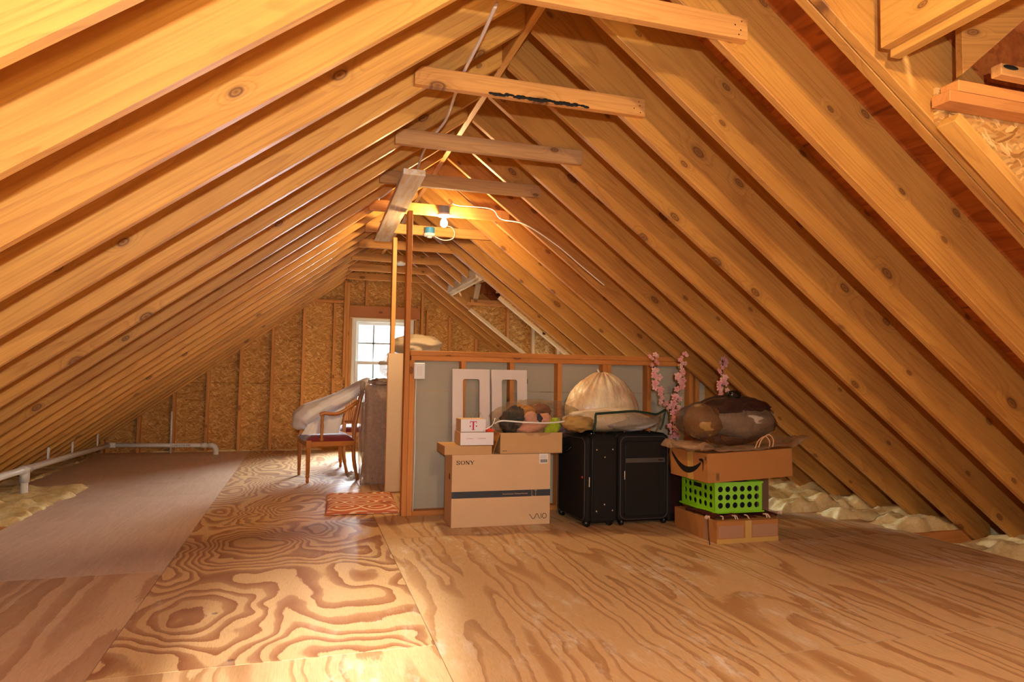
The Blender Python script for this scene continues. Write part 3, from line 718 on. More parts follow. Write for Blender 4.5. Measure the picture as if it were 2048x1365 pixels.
# outlet on the half wall
ot = empty('outlet_box', (.835, YW-.004, 1.105), 'white wall plate with a receptacle on the half wall stud', 'outlet')
MB().box(-.042, .042, -.045, 0, -.062, .062).build('cover_plate', VINYL, ot, bevel=.004)
MB().box(-.017, .017, -.049, -.045, -.034, .034).build('receptacle', PORC, ot, bevel=.003)
cb = MB(); cb.tube([(.815, YW-.012, 1.04), (.812, YW-.012, .8), (.818, YW-.012, .5), (.812, YW-.012, .04)], .0045, 8)
tag(cb.build('grey_cable', WIRE, smooth=True), 'pale cable running down the stud below the outlet', 'cable')

# ------------------------------------------------------------------ lamps and wires
def lampbox(loc, boxmat, label, lit, boxcat='ceiling lamp'):
    t = empty('bulb_holder', loc, label, boxcat)
    MB().lathe([(.046, 0), (.046, .055), (.043, .058)], (0, 0, .0), 24).build('junction_box', boxmat, t, smooth=False)
    MB().lathe([(.03, -.026), (.05, -.024), (.056, -.012), (.056, -.001), (.046, 0)], (0, 0, 0), 28).build('lamp_base', PORC, t, smooth=True)
    if lit:
        MB().lathe([(.004, -.112), (.016, -.108), (.026, -.098), (.030, -.085), (.028, -.068), (.018, -.048), (.014, -.036), (.0135, -.027)], (0, 0, 0), 24).build('bulb', GLOW, t, smooth=True)
    else:
        MB().lathe([(.018, -.040), (.022, -.038), (.022, -.027)], (0, 0, 0), 20).build('socket', PORC, t, smooth=True)
    return t
bx = lampbox((1.045, 5.365, 2.395), GREYBOX, 'glowing bare bulb in a grey box on a collar tie', True)
bx = lampbox((1.07, 6.18, 2.395), BLUEBOX, 'unlit white lamp base under a blue junction box', False)
lampbox((.98, .485, 2.335), BLUEBOX, 'bare bulb on the collar tie behind the camera', True)
sa = empty('smoke_alarm', (1.02, 7.80, 2.375), 'small white round alarm hanging under a far collar tie', 'alarm')
MB().lathe([(.02, -.03), (.05, -.026), (.06, -.012), (.06, 0), (.05, .004)], (0, 0, .0), 24).build('body', VINYL, sa, smooth=True)
MB().lathe([(.03, .004), (.03, .014)], (0, 0, 0), 16).build('mount', VINYL, sa)
def curve_pts(pts, n=6):
    P = [Vector(p) for p in pts]; o = []
    for i in range(len(P)-1):
        a = P[max(i-1, 0)]; b = P[i]; c = P[i+1]; d = P[min(i+2, len(P)-1)]
        for k in range(n):
            t = k/n
            o.append(0.5*((2*b)+(c-a)*t+(2*a-5*b+4*c-d)*t*t+(3*b-a-3*c+d)*t**3))
    o.append(P[-1]); return o
w1 = curve_pts([(0.642, 2.386, 2.491), (0.658, 2.68, 2.504), (0.662, 3.026, 2.507), (0.685, 3.325, 2.524), (0.721, 3.736, 2.551), (0.685, 3.985, 2.524), (0.675, 4.232, 2.516), (0.688, 4.585, 2.49)])
w1 = [p + Vector((0.006, 0, -0.012)) for p in w1]
tag(MB().tube(w1, .008, 8).build('electrical_cable', WIRE, smooth=True), 'white cable stapled under the left rafters near the ridge', 'cable')
w2 = curve_pts([(1.08, 5.40, 2.46), (1.12, 5.41, 2.50), (1.17, 5.40, 2.482), (1.45, 5.41, 2.482), (1.51, 5.30, 2.375), (1.62, 5.0, 2.275), (1.85, 4.9, 2.11), (2.06, 4.88, 1.95), (2.25, 4.87, 1.81)])
tag(MB().tube(w2, .0045, 8).build('electrical_cable', WIRE, smooth=True), 'white cable running from the lit bulb across the right rafters', 'cable')
w3 = curve_pts([(1.10, 5.39, 2.44), (1.16, 5.5, 2.36), (1.27, 5.7, 2.32), (1.29, 5.95, 2.36), (1.22, 6.14, 2.35), (1.12, 6.17, 2.36)])
w3 = curve_pts([(1.12, 6.19, 2.375), (1.20, 6.18, 2.345), (1.28, 6.18, 2.36), (1.31, 6.18, 2.41), (1.28, 6.18, 2.47), (1.20, 6.19, 2.49)])
tag(MB().tube(w3, .0045, 8).build('electrical_cable', WIRE, smooth=True), 'looped white cable beside the blue lamp box', 'cable')
w4 = curve_pts([(.52, 5.40, 2.47), (.50, 5.2, 2.44), (.46, 5.1, 2.40), (.50, 5.0, 2.385), (.56, 4.9, 2.42)])
tag(MB().tube(w4, .005, 8).build('electrical_cable', WIRE, smooth=True), 'short bent cable on the left rafters beside the plank', 'cable')
# pvc pipe
pp = empty('drain_pipe', (-2.28, 9.62, .15), 'white PVC drain pipe along the left eave and the back wall', 'pipe')
def P(x, y, z): return (x+2.28, y-9.62, z-.15)
cor = (-2.33, 9.60, .135)
MB().tube([P(-2.27, 5.2, .235), P(-2.285, 7.4, .20), P(*cor)], .029, 14).build('pipe_run', PVC, pp, smooth=True)
MB().tube([P(*cor), P(-1.16, 9.60, .118)], .027, 14).build('pipe_run', PVC, pp, smooth=True)
MB().tube([P(*c) for c in ((-1.18, 9.60, .118), (-1.13, 9.60, .116), (-1.10, 9.60, .10), (-1.085, 9.60, .07), (-1.085, 9.60, -.05))], .034, 14).build('elbow', PVC, pp, smooth=True)
MB().tube([P(-1.27, 9.6, .119), P(-1.20, 9.6, .118)], .034, 14).build('coupling', PVC, pp, smooth=True)
MB().tube([P(-2.36, 9.60, .135), P(-2.25, 9.60, .134)], .035, 14).build('coupling', PVC, pp, smooth=True)
MB().tube([P(-2.276, 6.72, .209), P(-2.276, 6.88, .207)], .038, 14).build('tee', PVC, pp, smooth=True)
MB().tube([P(-2.276, 6.80, .2), P(-2.276, 6.80, .10)], .038, 14).build('tee', PVC, pp, smooth=True)
MB().tube([P(-2.276, 6.80, .12), P(-2.276, 6.80, -.2)], .029, 14).build('pipe_stub', PVC, pp, smooth=True)
MB().tube([P(-1.66, 9.82, -.05), P(-1.66, 9.80, .55)], .012, 10).build('vent_riser', PVC, pp, smooth=True)
for y in (7.45, 8.15, 9.05):
    MB().box(0, .012, -.018, .018, -.03, .12).build('hanger_strap', VINYL, pp).location = P(-2.315, y, .215)
txt('pipe_print', 'CHARLOTTE PIPE', .03, INK, pp, P(-1.62, 9.572, .115), (PI/2, 0, 0))

# insulation
def insul(name, x0, x1, y0, y1, zb, amp, label, seed, peak=None):
    nx, ny = int((x1-x0)*36)+8, int((y1-y0)*36)+8
    def fn(a, b):
        x = x0+(x1-x0)*a; y = y0+(y1-y0)*b
        e = min(1, 9*min(a, 1-a), 5*min(b, 1-b))
        e = math.sqrt(max(e, 0))
        n = noise.noise(Vector((x*2.6+seed, y*2.6, seed)))*.6+noise.noise(Vector((x*8, y*8, seed)))*.3+noise.noise(Vector((x*24, y*24, seed)))*.12+abs(noise.noise(Vector((x*5+3, y*5, seed))))*.4
        return (x+.02*noise.noise(Vector((x*9, y*9, 5))), y+.03*noise.noise(Vector((x*7, y*7, 9))), zb-.12+e*(.12+amp*(.45+n)))
    o = MB().grid(fn, nx, ny).build(name, INSUL, smooth=True)
    o['kind'] = 'stuff'; o['label'] = label; o['category'] = 'insulation'
    return o
insul('insulation_batt', -2.9, -1.80, 3.6, 5.48, -.015, .07, 'yellow fibreglass insulation at the left edge of the floor, nearest part', 1.3)
insul('insulation_batt', -2.9, -1.80, 5.54, 5.89, -.015, .07, 'fluffy insulation batt between joists on the left, second from the pipe stub', 2.7)
insul('insulation_batt', -2.9, -1.80, 5.95, 6.30, -.015, .07, 'fluffy insulation batt nearer than the pipe stub on the left eave', 3.1)
insul('insulation_batt', -2.9, -1.76, 6.355, 6.70, -.015, .07, 'insulation strip in front of the pipe stub', 4.1)
insul('insulation_batt', -2.9, -1.80, 6.76, 7.11, -.015, .07, 'insulation batt around the foot of the pipe stub', 5.1)
insul('insulation_batt', -2.95, -2.42, 7.1, 9.9, -.02, .06, 'insulation strip under the pipe along the left eave', 6.1)
insul('insulation_batt', 4.18, 5.5, 1.2, 3.8, -.02, .12, 'insulation along the right floor edge nearest the camera', 7.1)
insul('insulation_batt', 4.05, 5.4, 3.88, 4.22, -.02, .12, 'yellow insulation mound beside the right floor edge, largest', 8.1)
insul('insulation_batt', 3.9, 5.4, 4.28, 4.62, -.02, .11, 'insulation mound at the corner of the right plywood', 9.1)
insul('insulation_batt', 3.72, 5.3, 4.70, 5.05, -.02, .14, 'insulation mound behind the plywood corner on the right', 10.1)
insul('insulation_batt', 3.70, 5.3, 5.1, 6.9, -.02, .14, 'insulation far back on the right, past the green crate', 11.1)
insul('insulation_batt', -2.2, 0.5, 9.93, 9.995, .0, .03, 'thin line of insulation along the foot of the gable wall', 12.1)

# ------------------------------------------------------------------ boxes
def carton(name, loc, rotz, w, d, h, mat, label, roll=0, flap=True, cat='cardboard box'):
    t = empty(name, loc, label, cat, rot=(0, roll, rotz))
    b = MB().box(0, w, 0, d, 0, h).build('box_body', mat, t, bevel=.002)
    if flap:
        MB().box(.002, w-.002, d/2-.0008, d/2+.0008, h, h+.0005).build('lid_seam', INK, t)
    return t
HX = PI/2
# big computer carton
bxv = carton('computer_carton', (1.012, 4.705, 0), -.02, .735, .27, .512, CARD_P, 'large tan computer carton with a dark band, on the floor', flap=False)
MB().box(0.0, .735, -.0012, -.0004, .205, .252).build('dark_band', BAND, bxv)
def sony(par, x, z, h):
    mb = MB(); s = h*.17; w = h*1.12
    def bar(a, b, t):  # stroke between two points
        (ax, az), (bx_, bz) = a, b; dx, dz = bx_-ax, bz-az; l = math.hypot(dx, dz); nx, nz = -dz/l*t/2, dx/l*t/2
        mb.prism([(x+ax+nx, z+az+nz), (x+bx_+nx, z+bz+nz), (x+bx_-nx, z+bz-nz), (x+ax-nx, z+az-nz)], -.0012, -.0004)
    def ring(cx, cz, rx, rz, t, tz, a0=0, a1=2*PI, n=22):
        for i in range(n):
            a = a0+(a1-a0)*i/n; b = a0+(a1-a0)*(i+1)/n
            mb.prism([(x+cx+rx*math.cos(a), z+cz+rz*math.sin(a)), (x+cx+rx*math.cos(b), z+cz+rz*math.sin(b)),
                      (x+cx+(rx-t)*math.cos(b), z+cz+(rz-tz)*math.sin(b)), (x+cx+(rx-t)*math.cos(a), z+cz+(rz-tz)*math.sin(a))], -.0012, -.0004)
    # S
    sp_ = [(.90, .76), (.82, .90), (.62, .965), (.38, .965), (.20, .90), (.13, .76), (.20, .62), (.40, .55), (.60, .47), (.80, .38), (.87, .24), (.80, .10), (.62, .035), (.38, .035), (.18, .10), (.10, .24)]
    for (a, b) in zip(sp_[:-1], sp_[1:]):
        thick = (.08+.13*min(1, abs(b[1]-a[1])/.13))*h if True else 0
        bar((a[0]*h, a[1]*h), (b[0]*h, b[1]*h), thick)
    bar((.93*h, .70*h), (.93*h, 1.0*h), .06*h); bar((.07*h, .30*h), (.07*h, 0), .06*h)
    # O
    ring(1.72*h, .5*h, .60*h, .5*h, .20*h, .10*h)
    # N
    for bx_ in (2.62, 3.36): bar((bx_*h, 0), (bx_*h, h), .11*h)
    bar((2.58*h, .98*h), (3.36*h, .03*h), .22*h)
    bar((2.42*h, .97*h), (2.75*h, .97*h), .06*h); bar((3.2*h, .97*h), (3.54*h, .97*h), .06*h); bar((2.44*h, .03*h), (2.8*h, .03*h), .06*h)
    # Y
    bar((3.75*h, .97*h), (4.2*h, .42*h), .20*h); bar((4.62*h, .97*h), (4.2*h, .42*h), .10*h); bar((4.2*h, .45*h), (4.2*h, 0), .19*h)
    bar((3.62*h, .97*h), (3.98*h, .97*h), .06*h); bar((4.46*h, .97*h), (4.78*h, .97*h), .06*h); bar((4.0*h, .03*h), (4.4*h, .03*h), .06*h)
    return mb.build('printed_word', INK, par)
o = sony(bxv, .030, .442, .0275); o['label'] = 'black wide serif word SONY'
# VAIO mark
mb = MB()
def stroke(pts, t): mb.tube([(px, -.0006, pz) for px, pz in pts], t, 6)
vx, vz, vh = .575, .042, .036
wv = [(vx, vz+vh*.85), (vx+.010, vz+vh*.70), (vx+.022, vz+vh*.15), (vx+.032, vz), (vx+.042, vz+vh*.15), (vx+.054, vz+vh*.85), (vx+.060, vz+vh*.98), (vx+.066, vz+vh*.85), (vx+.076, vz+vh*.18), (vx+.085, vz)]
wv = [(p.x, p.z) for p in curve_pts([(a_, 0, b_) for a_, b_ in wv], 4)]
stroke(wv, .0021)
stroke([(vx+.092, vz+.002), (vx+.092, vz+vh)], .0021)
stroke([(vx+.117+.015*math.cos(a*PI/10), vz+vh/2+vh/2*math.sin(a*PI/10)) for a in range(21)], .0021)
mb.blob((vx+.060, -.0006, vz+.008), (.0022, .0012, .0022), nu=8, nv=5)
mb.build('printed_mark', INK, bxv)['label'] = 'black VAIO wave mark'
mb = MB()
for a in ((.592, .594, .2075, .2485), (.592, .607, .2075, .2095), (.612, .634, .2465, .2485), (.622, .624, .2075, .2485)):
    mb.box(a[0], a[1], -.0022, -.0012, a[2], a[3])
mb.build('printed_letters', CARD_P, bxv)['label'] = 'thin letters LT on the band'
txt('small_print', 'Personal Computer / Ordinateur Personnel', .0125, CARD_P, bxv, (.372, -.0014, .223), (HX, 0, 0), sx=.85)
lb = MB().box(.648, .715, -.0013, -.0003, .44, .511).build('shipping_label', PAPER, bxv)
mb = MB()
for i in range(14): mb.box(.655+.004*i, .657+.004*i+.001*(i % 3), -.0022, -.0013, .447, .470)
for i in range(3): mb.box(.655, .705, -.0022, -.0013, .478+.008*i, .4795+.008*i)
mb.build('barcode', simple('label ink', L('6c6a68'), .6, .2), lb)
MB().box(-.0012, -.0002, .07, .10, .33, .37).build('hand_hole', INK, bxv)
# lid of the low carton lying on it
bl = carton('flat_carton', (.955, 4.70, .513), -.01, .345, .30, .062, CARD, 'low tan carton lid under the white boxes')
# open carton to the right
oc = empty('open_carton', (1.36, 4.69, .513), 'open tan carton with the plastic bag of toys in it', 'cardboard box', -.01)
mb = MB(); w, d, h, t = .475, .30, .152, .004
mb.box(0, w, 0, t, 0, h).box(0, w, d-t, d, 0, h).box(0, t, t, d-t, 0, h).box(w-t, w, t, d-t, 0, h).box(0, w, 0, d, 0, t)
mb.build('box_body', CARD, oc)
MB().poly([(0, 0, h), (0, d, h), (-.055, d, .03), (-.052, .01, .0), (-.004, 0, h), (-.004, d, h), (-.059, d, .03), (-.056, .01, .0)], [(0, 1, 2, 3), (4, 7, 6, 5), (0, 3, 7, 4), (1, 5, 6, 2)]).build('flap', CARD_O, oc)
mb = MB()
for i in range(3): mb.blob((.022+.012*i, -.0006, .022), (.0035, .001, .0035), nu=8, nv=5)
mb.build('printed_dots', INK, oc)
wl = carton('router_carton', (1.07, 4.715, .577), -.01, .245, .19, .092, CARD_P, 'lower white-fronted carton with small magenta print', flap=False)
MB().box(0.001, .244, -.0012, -.0003, .001, .091).build('front_panel', WHITEB, wl)
txt('small_print', '5G Gateway', .0105, MAG, wl, (.045, -.0014, .045), (HX, 0, 0), sx=.9)
MB().box(.121, .1216, -.0016, -.0012, .040, .060).build('divider', MAG, wl)
txt('small_print', '(T) INTERNET', .0105, MAG, wl, (.131, -.0014, .045), (HX, 0, 0), sx=.9)
wu = carton('phone_carton', (1.076, 4.735, .6705), -.01, .185, .16, .092, CARD_P, 'upper white-fronted carton with a magenta letter T', flap=False)
MB().box(0.001, .184, -.0012, -.0003, .001, .091).build('front_panel', WHITEB, wu)
mb = MB()
def bx2(a, b, c, d_): mb.box(a, b, -.0018, -.0012, c, d_)
tx, tz = .092, .014
bx2(tx-.0055, tx+.0055, tz, tz+.062); bx2(tx-.025, tx+.025, tz+.057, tz+.062); bx2(tx-.025, tx-.0215, tz+.046, tz+.06); bx2(tx+.0215, tx+.025, tz+.046, tz+.06)
bx2(tx-.013, tx+.013, tz, tz+.003); bx2(tx-.027, tx-.018, tz+.023, tz+.032); bx2(tx+.018, tx+.027, tz+.023, tz+.032)
mb.build('printed_letter', MAG, wu)
MB().box(.19, .245, .0, .15, 0, .018).build('red_envelope', ORED).location = (1.075, 4.735, .6705)
tag(bpy.data.objects['red_envelope'], 'small red orange packet between the white cartons and the toy bag', 'packet')
# crumpled clear wrap on top of the white carton
mb = MB()
for q in range(5):
    c0 = (1.13+.03*q, 4.84+.01*random.random(), .765)
    mb.grid(lambda a, b, c0=c0, q=q: (c0[0]+.03*(a-.5), c0[1]+.03*(b-.5)*math.sin(q+a*3), c0[2]+.045*math.sin(PI*a)*(1-.4*b)), 5, 5)
tag(mb.build('crumpled_wrap', CLEAR, smooth=True), 'crumpled clear wrap on top of the upper white carton', 'plastic wrap')

# bag of soft toys in clear plastic
def lump(mb, c, r3, amp=.12, seed=0, fr=2.2, nu=36, nv=24):
    mb.blob(c, r3, lambda d, th, ph: 1+amp*noise.noise(d*fr+Vector((seed, seed*2, 0)))+amp*.5*noise.noise(d*fr*2.7+Vector((0, seed, 3))), nu, nv)
tb = empty('toy_bag', (1.62, 4.84, .60), 'clear plastic bag of soft toys on the open carton', 'bag')
def part(nm, c, r3, mat, amp=.12, seed=0, par=None, rot=None, fr=2.2):
    mb = MB(); lump(mb, (0, 0, 0), r3, amp, seed, fr); o = mb.build(nm, mat, par, smooth=True); o.location = c
    if rot: o.rotation_euler = rot
    return o
part('peach_cushion', (.02, -.07, .125), (.15, .10, .062), PEACH, .15, 1, tb, (0, -.35, .1))
part('dark_toy', (-.14, -.05, .15), (.085, .09, .105), NAVY, .25, 2, tb, (0, .5, 0))
part('tan_toy', (-.04, .02, .19), (.10, .08, .07), YELLOWF, .2, 3, tb)
part('brown_toy', (.09, .05, .19), (.10, .08, .08), simple('brown plush', L('7a4a28'), .9, .1, .3, 14, .4, 60), .25, 4, tb)
part('peach_toy', (-.02, -.12, .17), (.05, .04, .05), PEACH, .1, 5, tb)
part('navy_toy', (.035, -.13, .15), (.035, .03, .05), simple('navy fabric', L('1a2440'), .8, .2), .2, 6, tb)
part('neon_cloth', (.16, -.10, .10), (.055, .05, .075), NEON, .3, 7, tb, (0, .5, 0))
part('violet_cloth', (.25, 0.0, .10), (.08, .06, .055), simple('dusty violet cloth', L('7c6478'), .85, .2, .3, 20), .3, 8, tb)
def fnb(d, th, ph):
    k = 1+.08*noise.noise(d*3)+.05*noise.noise(d*8)
    if d.x > .3: k *= 1+.30*(d.x-.3)
    return k
MB().blob((.03, -.02, .15), (.325, .18, .155), fnb, 64, 36).build('plastic_skin', CLEAR, tb, smooth=True)
ws = curve_pts([(-.30, -.13, .13), (-.26, -.19, .155), (-.10, -.205, .145), (.08, -.21, .14), (.22, -.19, .15), (.36, -.12, .17), (.40, -.08, .185)])
MB().tube(ws, .0055, 8).build('white_drawstring', VINYL, tb, smooth=True)
ws = curve_pts([(-.30, -.14, .17), (-.33, -.17, .12), (-.40, -.20, .09)])
MB().tube(ws, .004, 8).build('white_drawstring', VINYL, tb, smooth=True)

# ------------------------------------------------------------------ white cabinet doors
def cab_door(x, lab, tilt, w, rz=0):
    t = empty('cabinet_door', (x, 5.02, 0), lab, 'cabinet door', rz, 'white cabinet doors leaning on the half wall', rot=(tilt, 0, rz))
    h = 1.13; s = .082; th = .02; mb = MB()
    # ring frame with rounded opening
    ox0, ox1, oz0, oz1 = s, w-s, s, h-s+.005; rr = .018
    def rnd(n=5):
        P = []
        for cx, cz, a0 in ((ox1-rr, oz1-rr, 0), (ox0+rr, oz1-rr, PI/2), (ox0+rr, oz0+rr, PI), (ox1-rr, oz0+rr, 3*PI/2)):
            for i in range(n+1):
                a = a0+PI/2*i/n; P.append((cx+rr*math.cos(a), cz+rr*math.sin(a)))
        return P
    P_ = rnd(); n = len(P_)
    def outp(px, pz):
        cx, cz = w/2, h/2; dx, dz = px-cx, pz-cz
        return (0 if dx < 0 else w, 0 if dz < 0 else h)
    O = [outp(*p) for p in P_]
    for y0_ in (0,):
        vs = [(a, 0, b) for a, b in P_]+[(a, 0, b) for a, b in O]+[(a, th, b) for a, b in P_]+[(a, th, b) for a, b in O]
        fs = []
        for i in range(n):
            j = (i+1) % n
            fs.append((i, j, n+j, n+i)); fs.append((2*n+i, 3*n+i, 3*n+j, 2*n+j)); fs.append((i, 2*n+i, 2*n+j, j)); fs.append((n+i, n+j, 3*n+j, 3*n+i))
        fs = [q for q in fs]
        mb.poly(vs, fs)
    o = mb.build('door_frame', WHITEP, t)
    # raised outer bead
    b = MB(); b.box(0.004, w-.004, -.003, 0, h-.012, h-.004).box(.004, .012, -.003, 0, .004, h-.012).box(w-.012, w-.004, -.003, 0, .004, h-.012)
    b.build('edge_bead', WHITEP, t)
    b = MB(); 
    b.box(ox0-.012, ox0-.006, -.002, 0, oz0, oz1).box(ox1+.006, ox1+.012, -.002, 0, oz0, oz1).box(ox0-.006, ox1+.006, -.002, 0, oz1+.006, oz1+.012)
    b.build('inner_bead', WHITEP, t)
    return t
cab_door(1.088, 'left white cabinet door with an open panel, leaning on the half wall', -.085, .298)
cd = cab_door(1.402, 'right white cabinet door with an open panel, behind the toy bag', -.085, .292)
MB().box(.292, .298, 0, .012, 1.02, 1.06).build('hinge', simple('dark hinge', L('4a4238'), .4, .5), cd)

# ------------------------------------------------------------------ suitcases
def suitcase(loc, rotz, w, d, h, label, frontparts, sideparts):
    t = empty('suitcase', loc, label, 'suitcase', rotz)
    def rbox(a0, a1, b0, b1, c0, c1, mat, nm, bev):
        o = MB().box(a0, a1, b0, b1, c0, c1).build(nm, mat, t, bevel=bev, seg=4, smooth=False, angle=60); return o
    zb = .024
    rbox(0, w, .045, d, zb, h, BLACKF, 'shell', .035)
    rbox(.008, w-.008, .0, .05, zb+.01, h-.01, BLACKF, 'front_lid', .03)
    # piping round the lid
    def loop(y, ins, rr=.05, z0=zb, z1=h, x0=0, x1=w):
        P = []
        for cx, cz, a0 in ((x1-ins-rr, z1-ins-rr, 0), (x0+ins+rr, z1-ins-rr, PI/2), (x0+ins+rr, z0+ins+rr, PI), (x1-ins-rr, z0+ins+rr, 3*PI/2)):
            for i in range(7):
                a = a0+PI/2*i/6; P.append((cx+rr*math.cos(a), y, cz+rr*math.sin(a)))
        return P
    MB().tube(loop(-.001, .022), .0028, 6, closed=True).build('piping', TRIMG, t, smooth=True)
    MB().tube(loop(.05, .001), .004, 6, closed=True).build('zipper', BLACKP, t, smooth=True)
    for (wx, wy) in ((.04, .04), (w-.04, .04), (.04, d-.04), (w-.04, d-.04)):
        hs = MB(); hs.tube([(wx, wy, zb+.02), (wx, wy-.002, .035)], .016, 10); o1 = hs.build('wheel_fork', BLACKP, t, smooth=True)
        wh = MB().tube([(wx-.012, wy-.012, .025), (wx+.012, wy-.012, .025)], .025, 16).build('wheel', BLACKP, t, smooth=True)
    if frontparts:
        rbox(.052, w-.045, -.014, .004, zb+.045, h-.055, BLACKF, 'pocket', .012)
        MB().tube(loop(-.012, .0, .03, zb+.05, h-.06, .055, w-.05), .002, 6, closed=True).build('pocket_piping', BLACKP, t, smooth=True)
        MB().box(.056, w-.05, -.0165, -.0135, h-.21, h-.178).build('leather_strip', LEATH, t)
        MB().box(w-.108, w-.066, -.0185, -.0165, h-.198, h-.19).build('name_plate', CHROME, t, bevel=.001)
        MB().tube([(.05, -.014, h-.27), (.05, -.014, h-.33)], .005, 8).build('zipper_pull', CHROME, t)
        MB().box(w-.10, w-.097, -.0155, -.0135, zb+.06, h-.21).build('pocket_seam', BLACKP, t)
    if sideparts:
        mb = MB()
        for (py, pz) in ((.085, h-.10), (.085+.13, h-.10), (.15, h-.155), (.15, .16), (.085, .115), (.085+.13, .115)):
            mb.blob((w+.002, py, pz), (.006, .0095, .0095), nu=12, nv=8)
        mb.build('side_studs', CHROME, t, smooth=True)
        rbox(w-.002, w+.006, .062, d-.02, .07, h-.03, BLACKF, 'side_panel', .003)
        hd = curve_pts([(.10, -.004, h-.10), (.12, -.028, h-.13), (.18, -.034, h-.14), (.24, -.028, h-.13), (.26, -.004, h-.10)])
        MB().tube(hd, .008, 8).build('side_handle', BLACKP, t, smooth=True)
        MB().blob((w-.045, -.008, h-.30), (.009, .006, .009), nu=12, nv=8).build('red_button', simple('red button', L('b8301c'), .4, .5), t, smooth=True)
        MB().tube([(w-.006, .03, .36), (w-.006, .03, .29)], .005, 8).build('zipper_pull', CHROME, t)
    mb = MB()
    for xx in (.10, w-.12): mb.blob((xx, .10, h+.004), (.009, .009, .008), nu=12, nv=8)
    mb.build('top_studs', CHROME, t, smooth=True)
    MB().tube(curve_pts([(w*.32, d*.55, h-.004), (w*.36, d*.55, h+.018), (w*.64, d*.55, h+.018), (w*.68, d*.55, h-.004)]), .008, 8).build('top_handle', BLACKP, t, smooth=True)
    return t
# turned so its narrow side with the studs faces the camera: local +x side -> world -y
suitcase((1.915, 4.99, 0), -PI/2+.06, .50, .262, .655, 'black suitcase turned sideways, its narrow studded side to the front', False, True)
suitcase((2.198, 4.50, 0), -.02, .425, .26, .668, 'black suitcase facing forward with pocket and grey strip', True, False)
# maroon case behind
t = empty('dark_case', (2.645, 4.56, 0), 'narrow very dark maroon case between the suitcase and the crate', 'case')
MB().box(0, .13, 0, .25, .0, .40).build('body', simple('very dark maroon', L('1c0a08'), .6, .3), t, bevel=.015, seg=3)
MB().box(.02, .11, -.004, 0, .06, .37).build('front_panel', simple('dark maroon panel', L('2a0e0a'), .6, .3), t, bevel=.004)

# ------------------------------------------------------------------ bedding bag and rubbish bag on the suitcases
bb = empty('bedding_bag', (2.22, 4.70, .672), 'clear bedding bag with dark green piping lying on the suitcases', 'bag')
part('folded_comforter', (.0, .02, .085), (.34, .15, .09), BEIGE, .16, 11, bb, fr=1.6)
part('grey_blanket', (.13, -.03, .062), (.24, .13, .062), simple('pale grey blanket', L('b4aca4'), .8, .2, .2, 8, .4, 22), .16, 12, bb, fr=1.8)
part('tan_fold', (-.27, -.04, .06), (.12, .12, .06), simple('golden tan cloth', L('b08c50'), .8, .2, .3, 10, .4, 30), .2, 13, bb)
MB().blob((.01, 0, .078), (.41, .19, .085), lambda d, th, ph: 1+.10*noise.noise(d*2.5)+.05*noise.noise(d*7)+(.12*(d.x-.6) if d.x > .6 else 0), 64, 32).build('plastic_skin', CLEAR, bb, smooth=True)
pp1 = curve_pts([(-.20, -.17, 0.01), (-.195, -.185, .08), (-.185, -.17, .135), (-.16, -.16, .140), (-.02, -.165, .150), (.12, -.165, .158), (.24, -.16, .145), (.32, -.15, .135), (.37, -.15, .155), (.405, -.13, .165), (.395, -.13, .12), (.37, -.15, .06), (.35, -.15, .02)])
MB().tube(pp1, .009, 8).build('green_piping', DKGREEN, bb, smooth=True)
rb = empty('rubbish_bag', (2.285, 4.965, .74), 'cream white tied plastic sack standing on the bedding bag', 'bag')
def sack(d, th, ph):
    z = d.z
    k = 1+.05*noise.noise(d*2.2)
    pl_ = math.sin(th*17+2*math.sin(th*3))*.5+math.sin(th*29+1.3)*.35
    if z > 0: k *= 1+.055*pl_*z
    k += .02*noise.noise(d*9)
    return k
def sack_shape(c, r3, fn, nu=120, nv=60, cone=.55):
    mb = MB(); mb.blob((0, 0, 0), (1, 1, 1), fn, nu, nv)
    vs = []
    for (x, y, z) in mb.v:
        zz = z
        hyp = math.hypot(x, y) or 1e-6; zc_ = max(min(z, 1.0), -1)
        sx_ = 1 if z <= 0 else (max(1-zc_, 0)**.62*(1+.40*zc_)) / max(math.sqrt(max(1-zc_*zc_, 0)), 1e-3)
        vs.append((c[0]+x*r3[0]*sx_, c[1]+y*r3[1]*sx_, max(c[2]+z*r3[2], -.05)))
    mb.v = vs; return mb
SACK = film('milky white sack plastic', (0.95, 0.85, 0.65), 0.72, 0.22, 0.8, 12, body=L('e8d8b4'))
m_, nt_ = new_mat('white rubbish sack')
pz_ = coords(nt_); hh = noi(nt_, vmul(nt_, pz_, (1, 1, .35)), 26.0, 4.0, .6, 1.0)
cc = mix(nt_, ramp(nt_, noi(nt_, pz_, 6.0, 3.0), [(.35, 0.0), (.65, 1.0)]), L('f0e0b8'), L('d0ac84'))
out(nt_, bsdf(nt_, cc, .28, .5, hh, .7, .012, Subsurface_Weight=.15, Subsurface_Radius=(.05, .03, .02)))
SACKM = m_
sack_shape((0, 0, .10), (.31, .19, .28), sack).build('sack_body', SACKM, rb, smooth=True)
MB().tube([(-.03, 0, .37), (-.035, 0, .39), (-.05, -.01, .40)], [.012, .008, .004], 8).build('tied_neck', SACKM, rb, smooth=True)

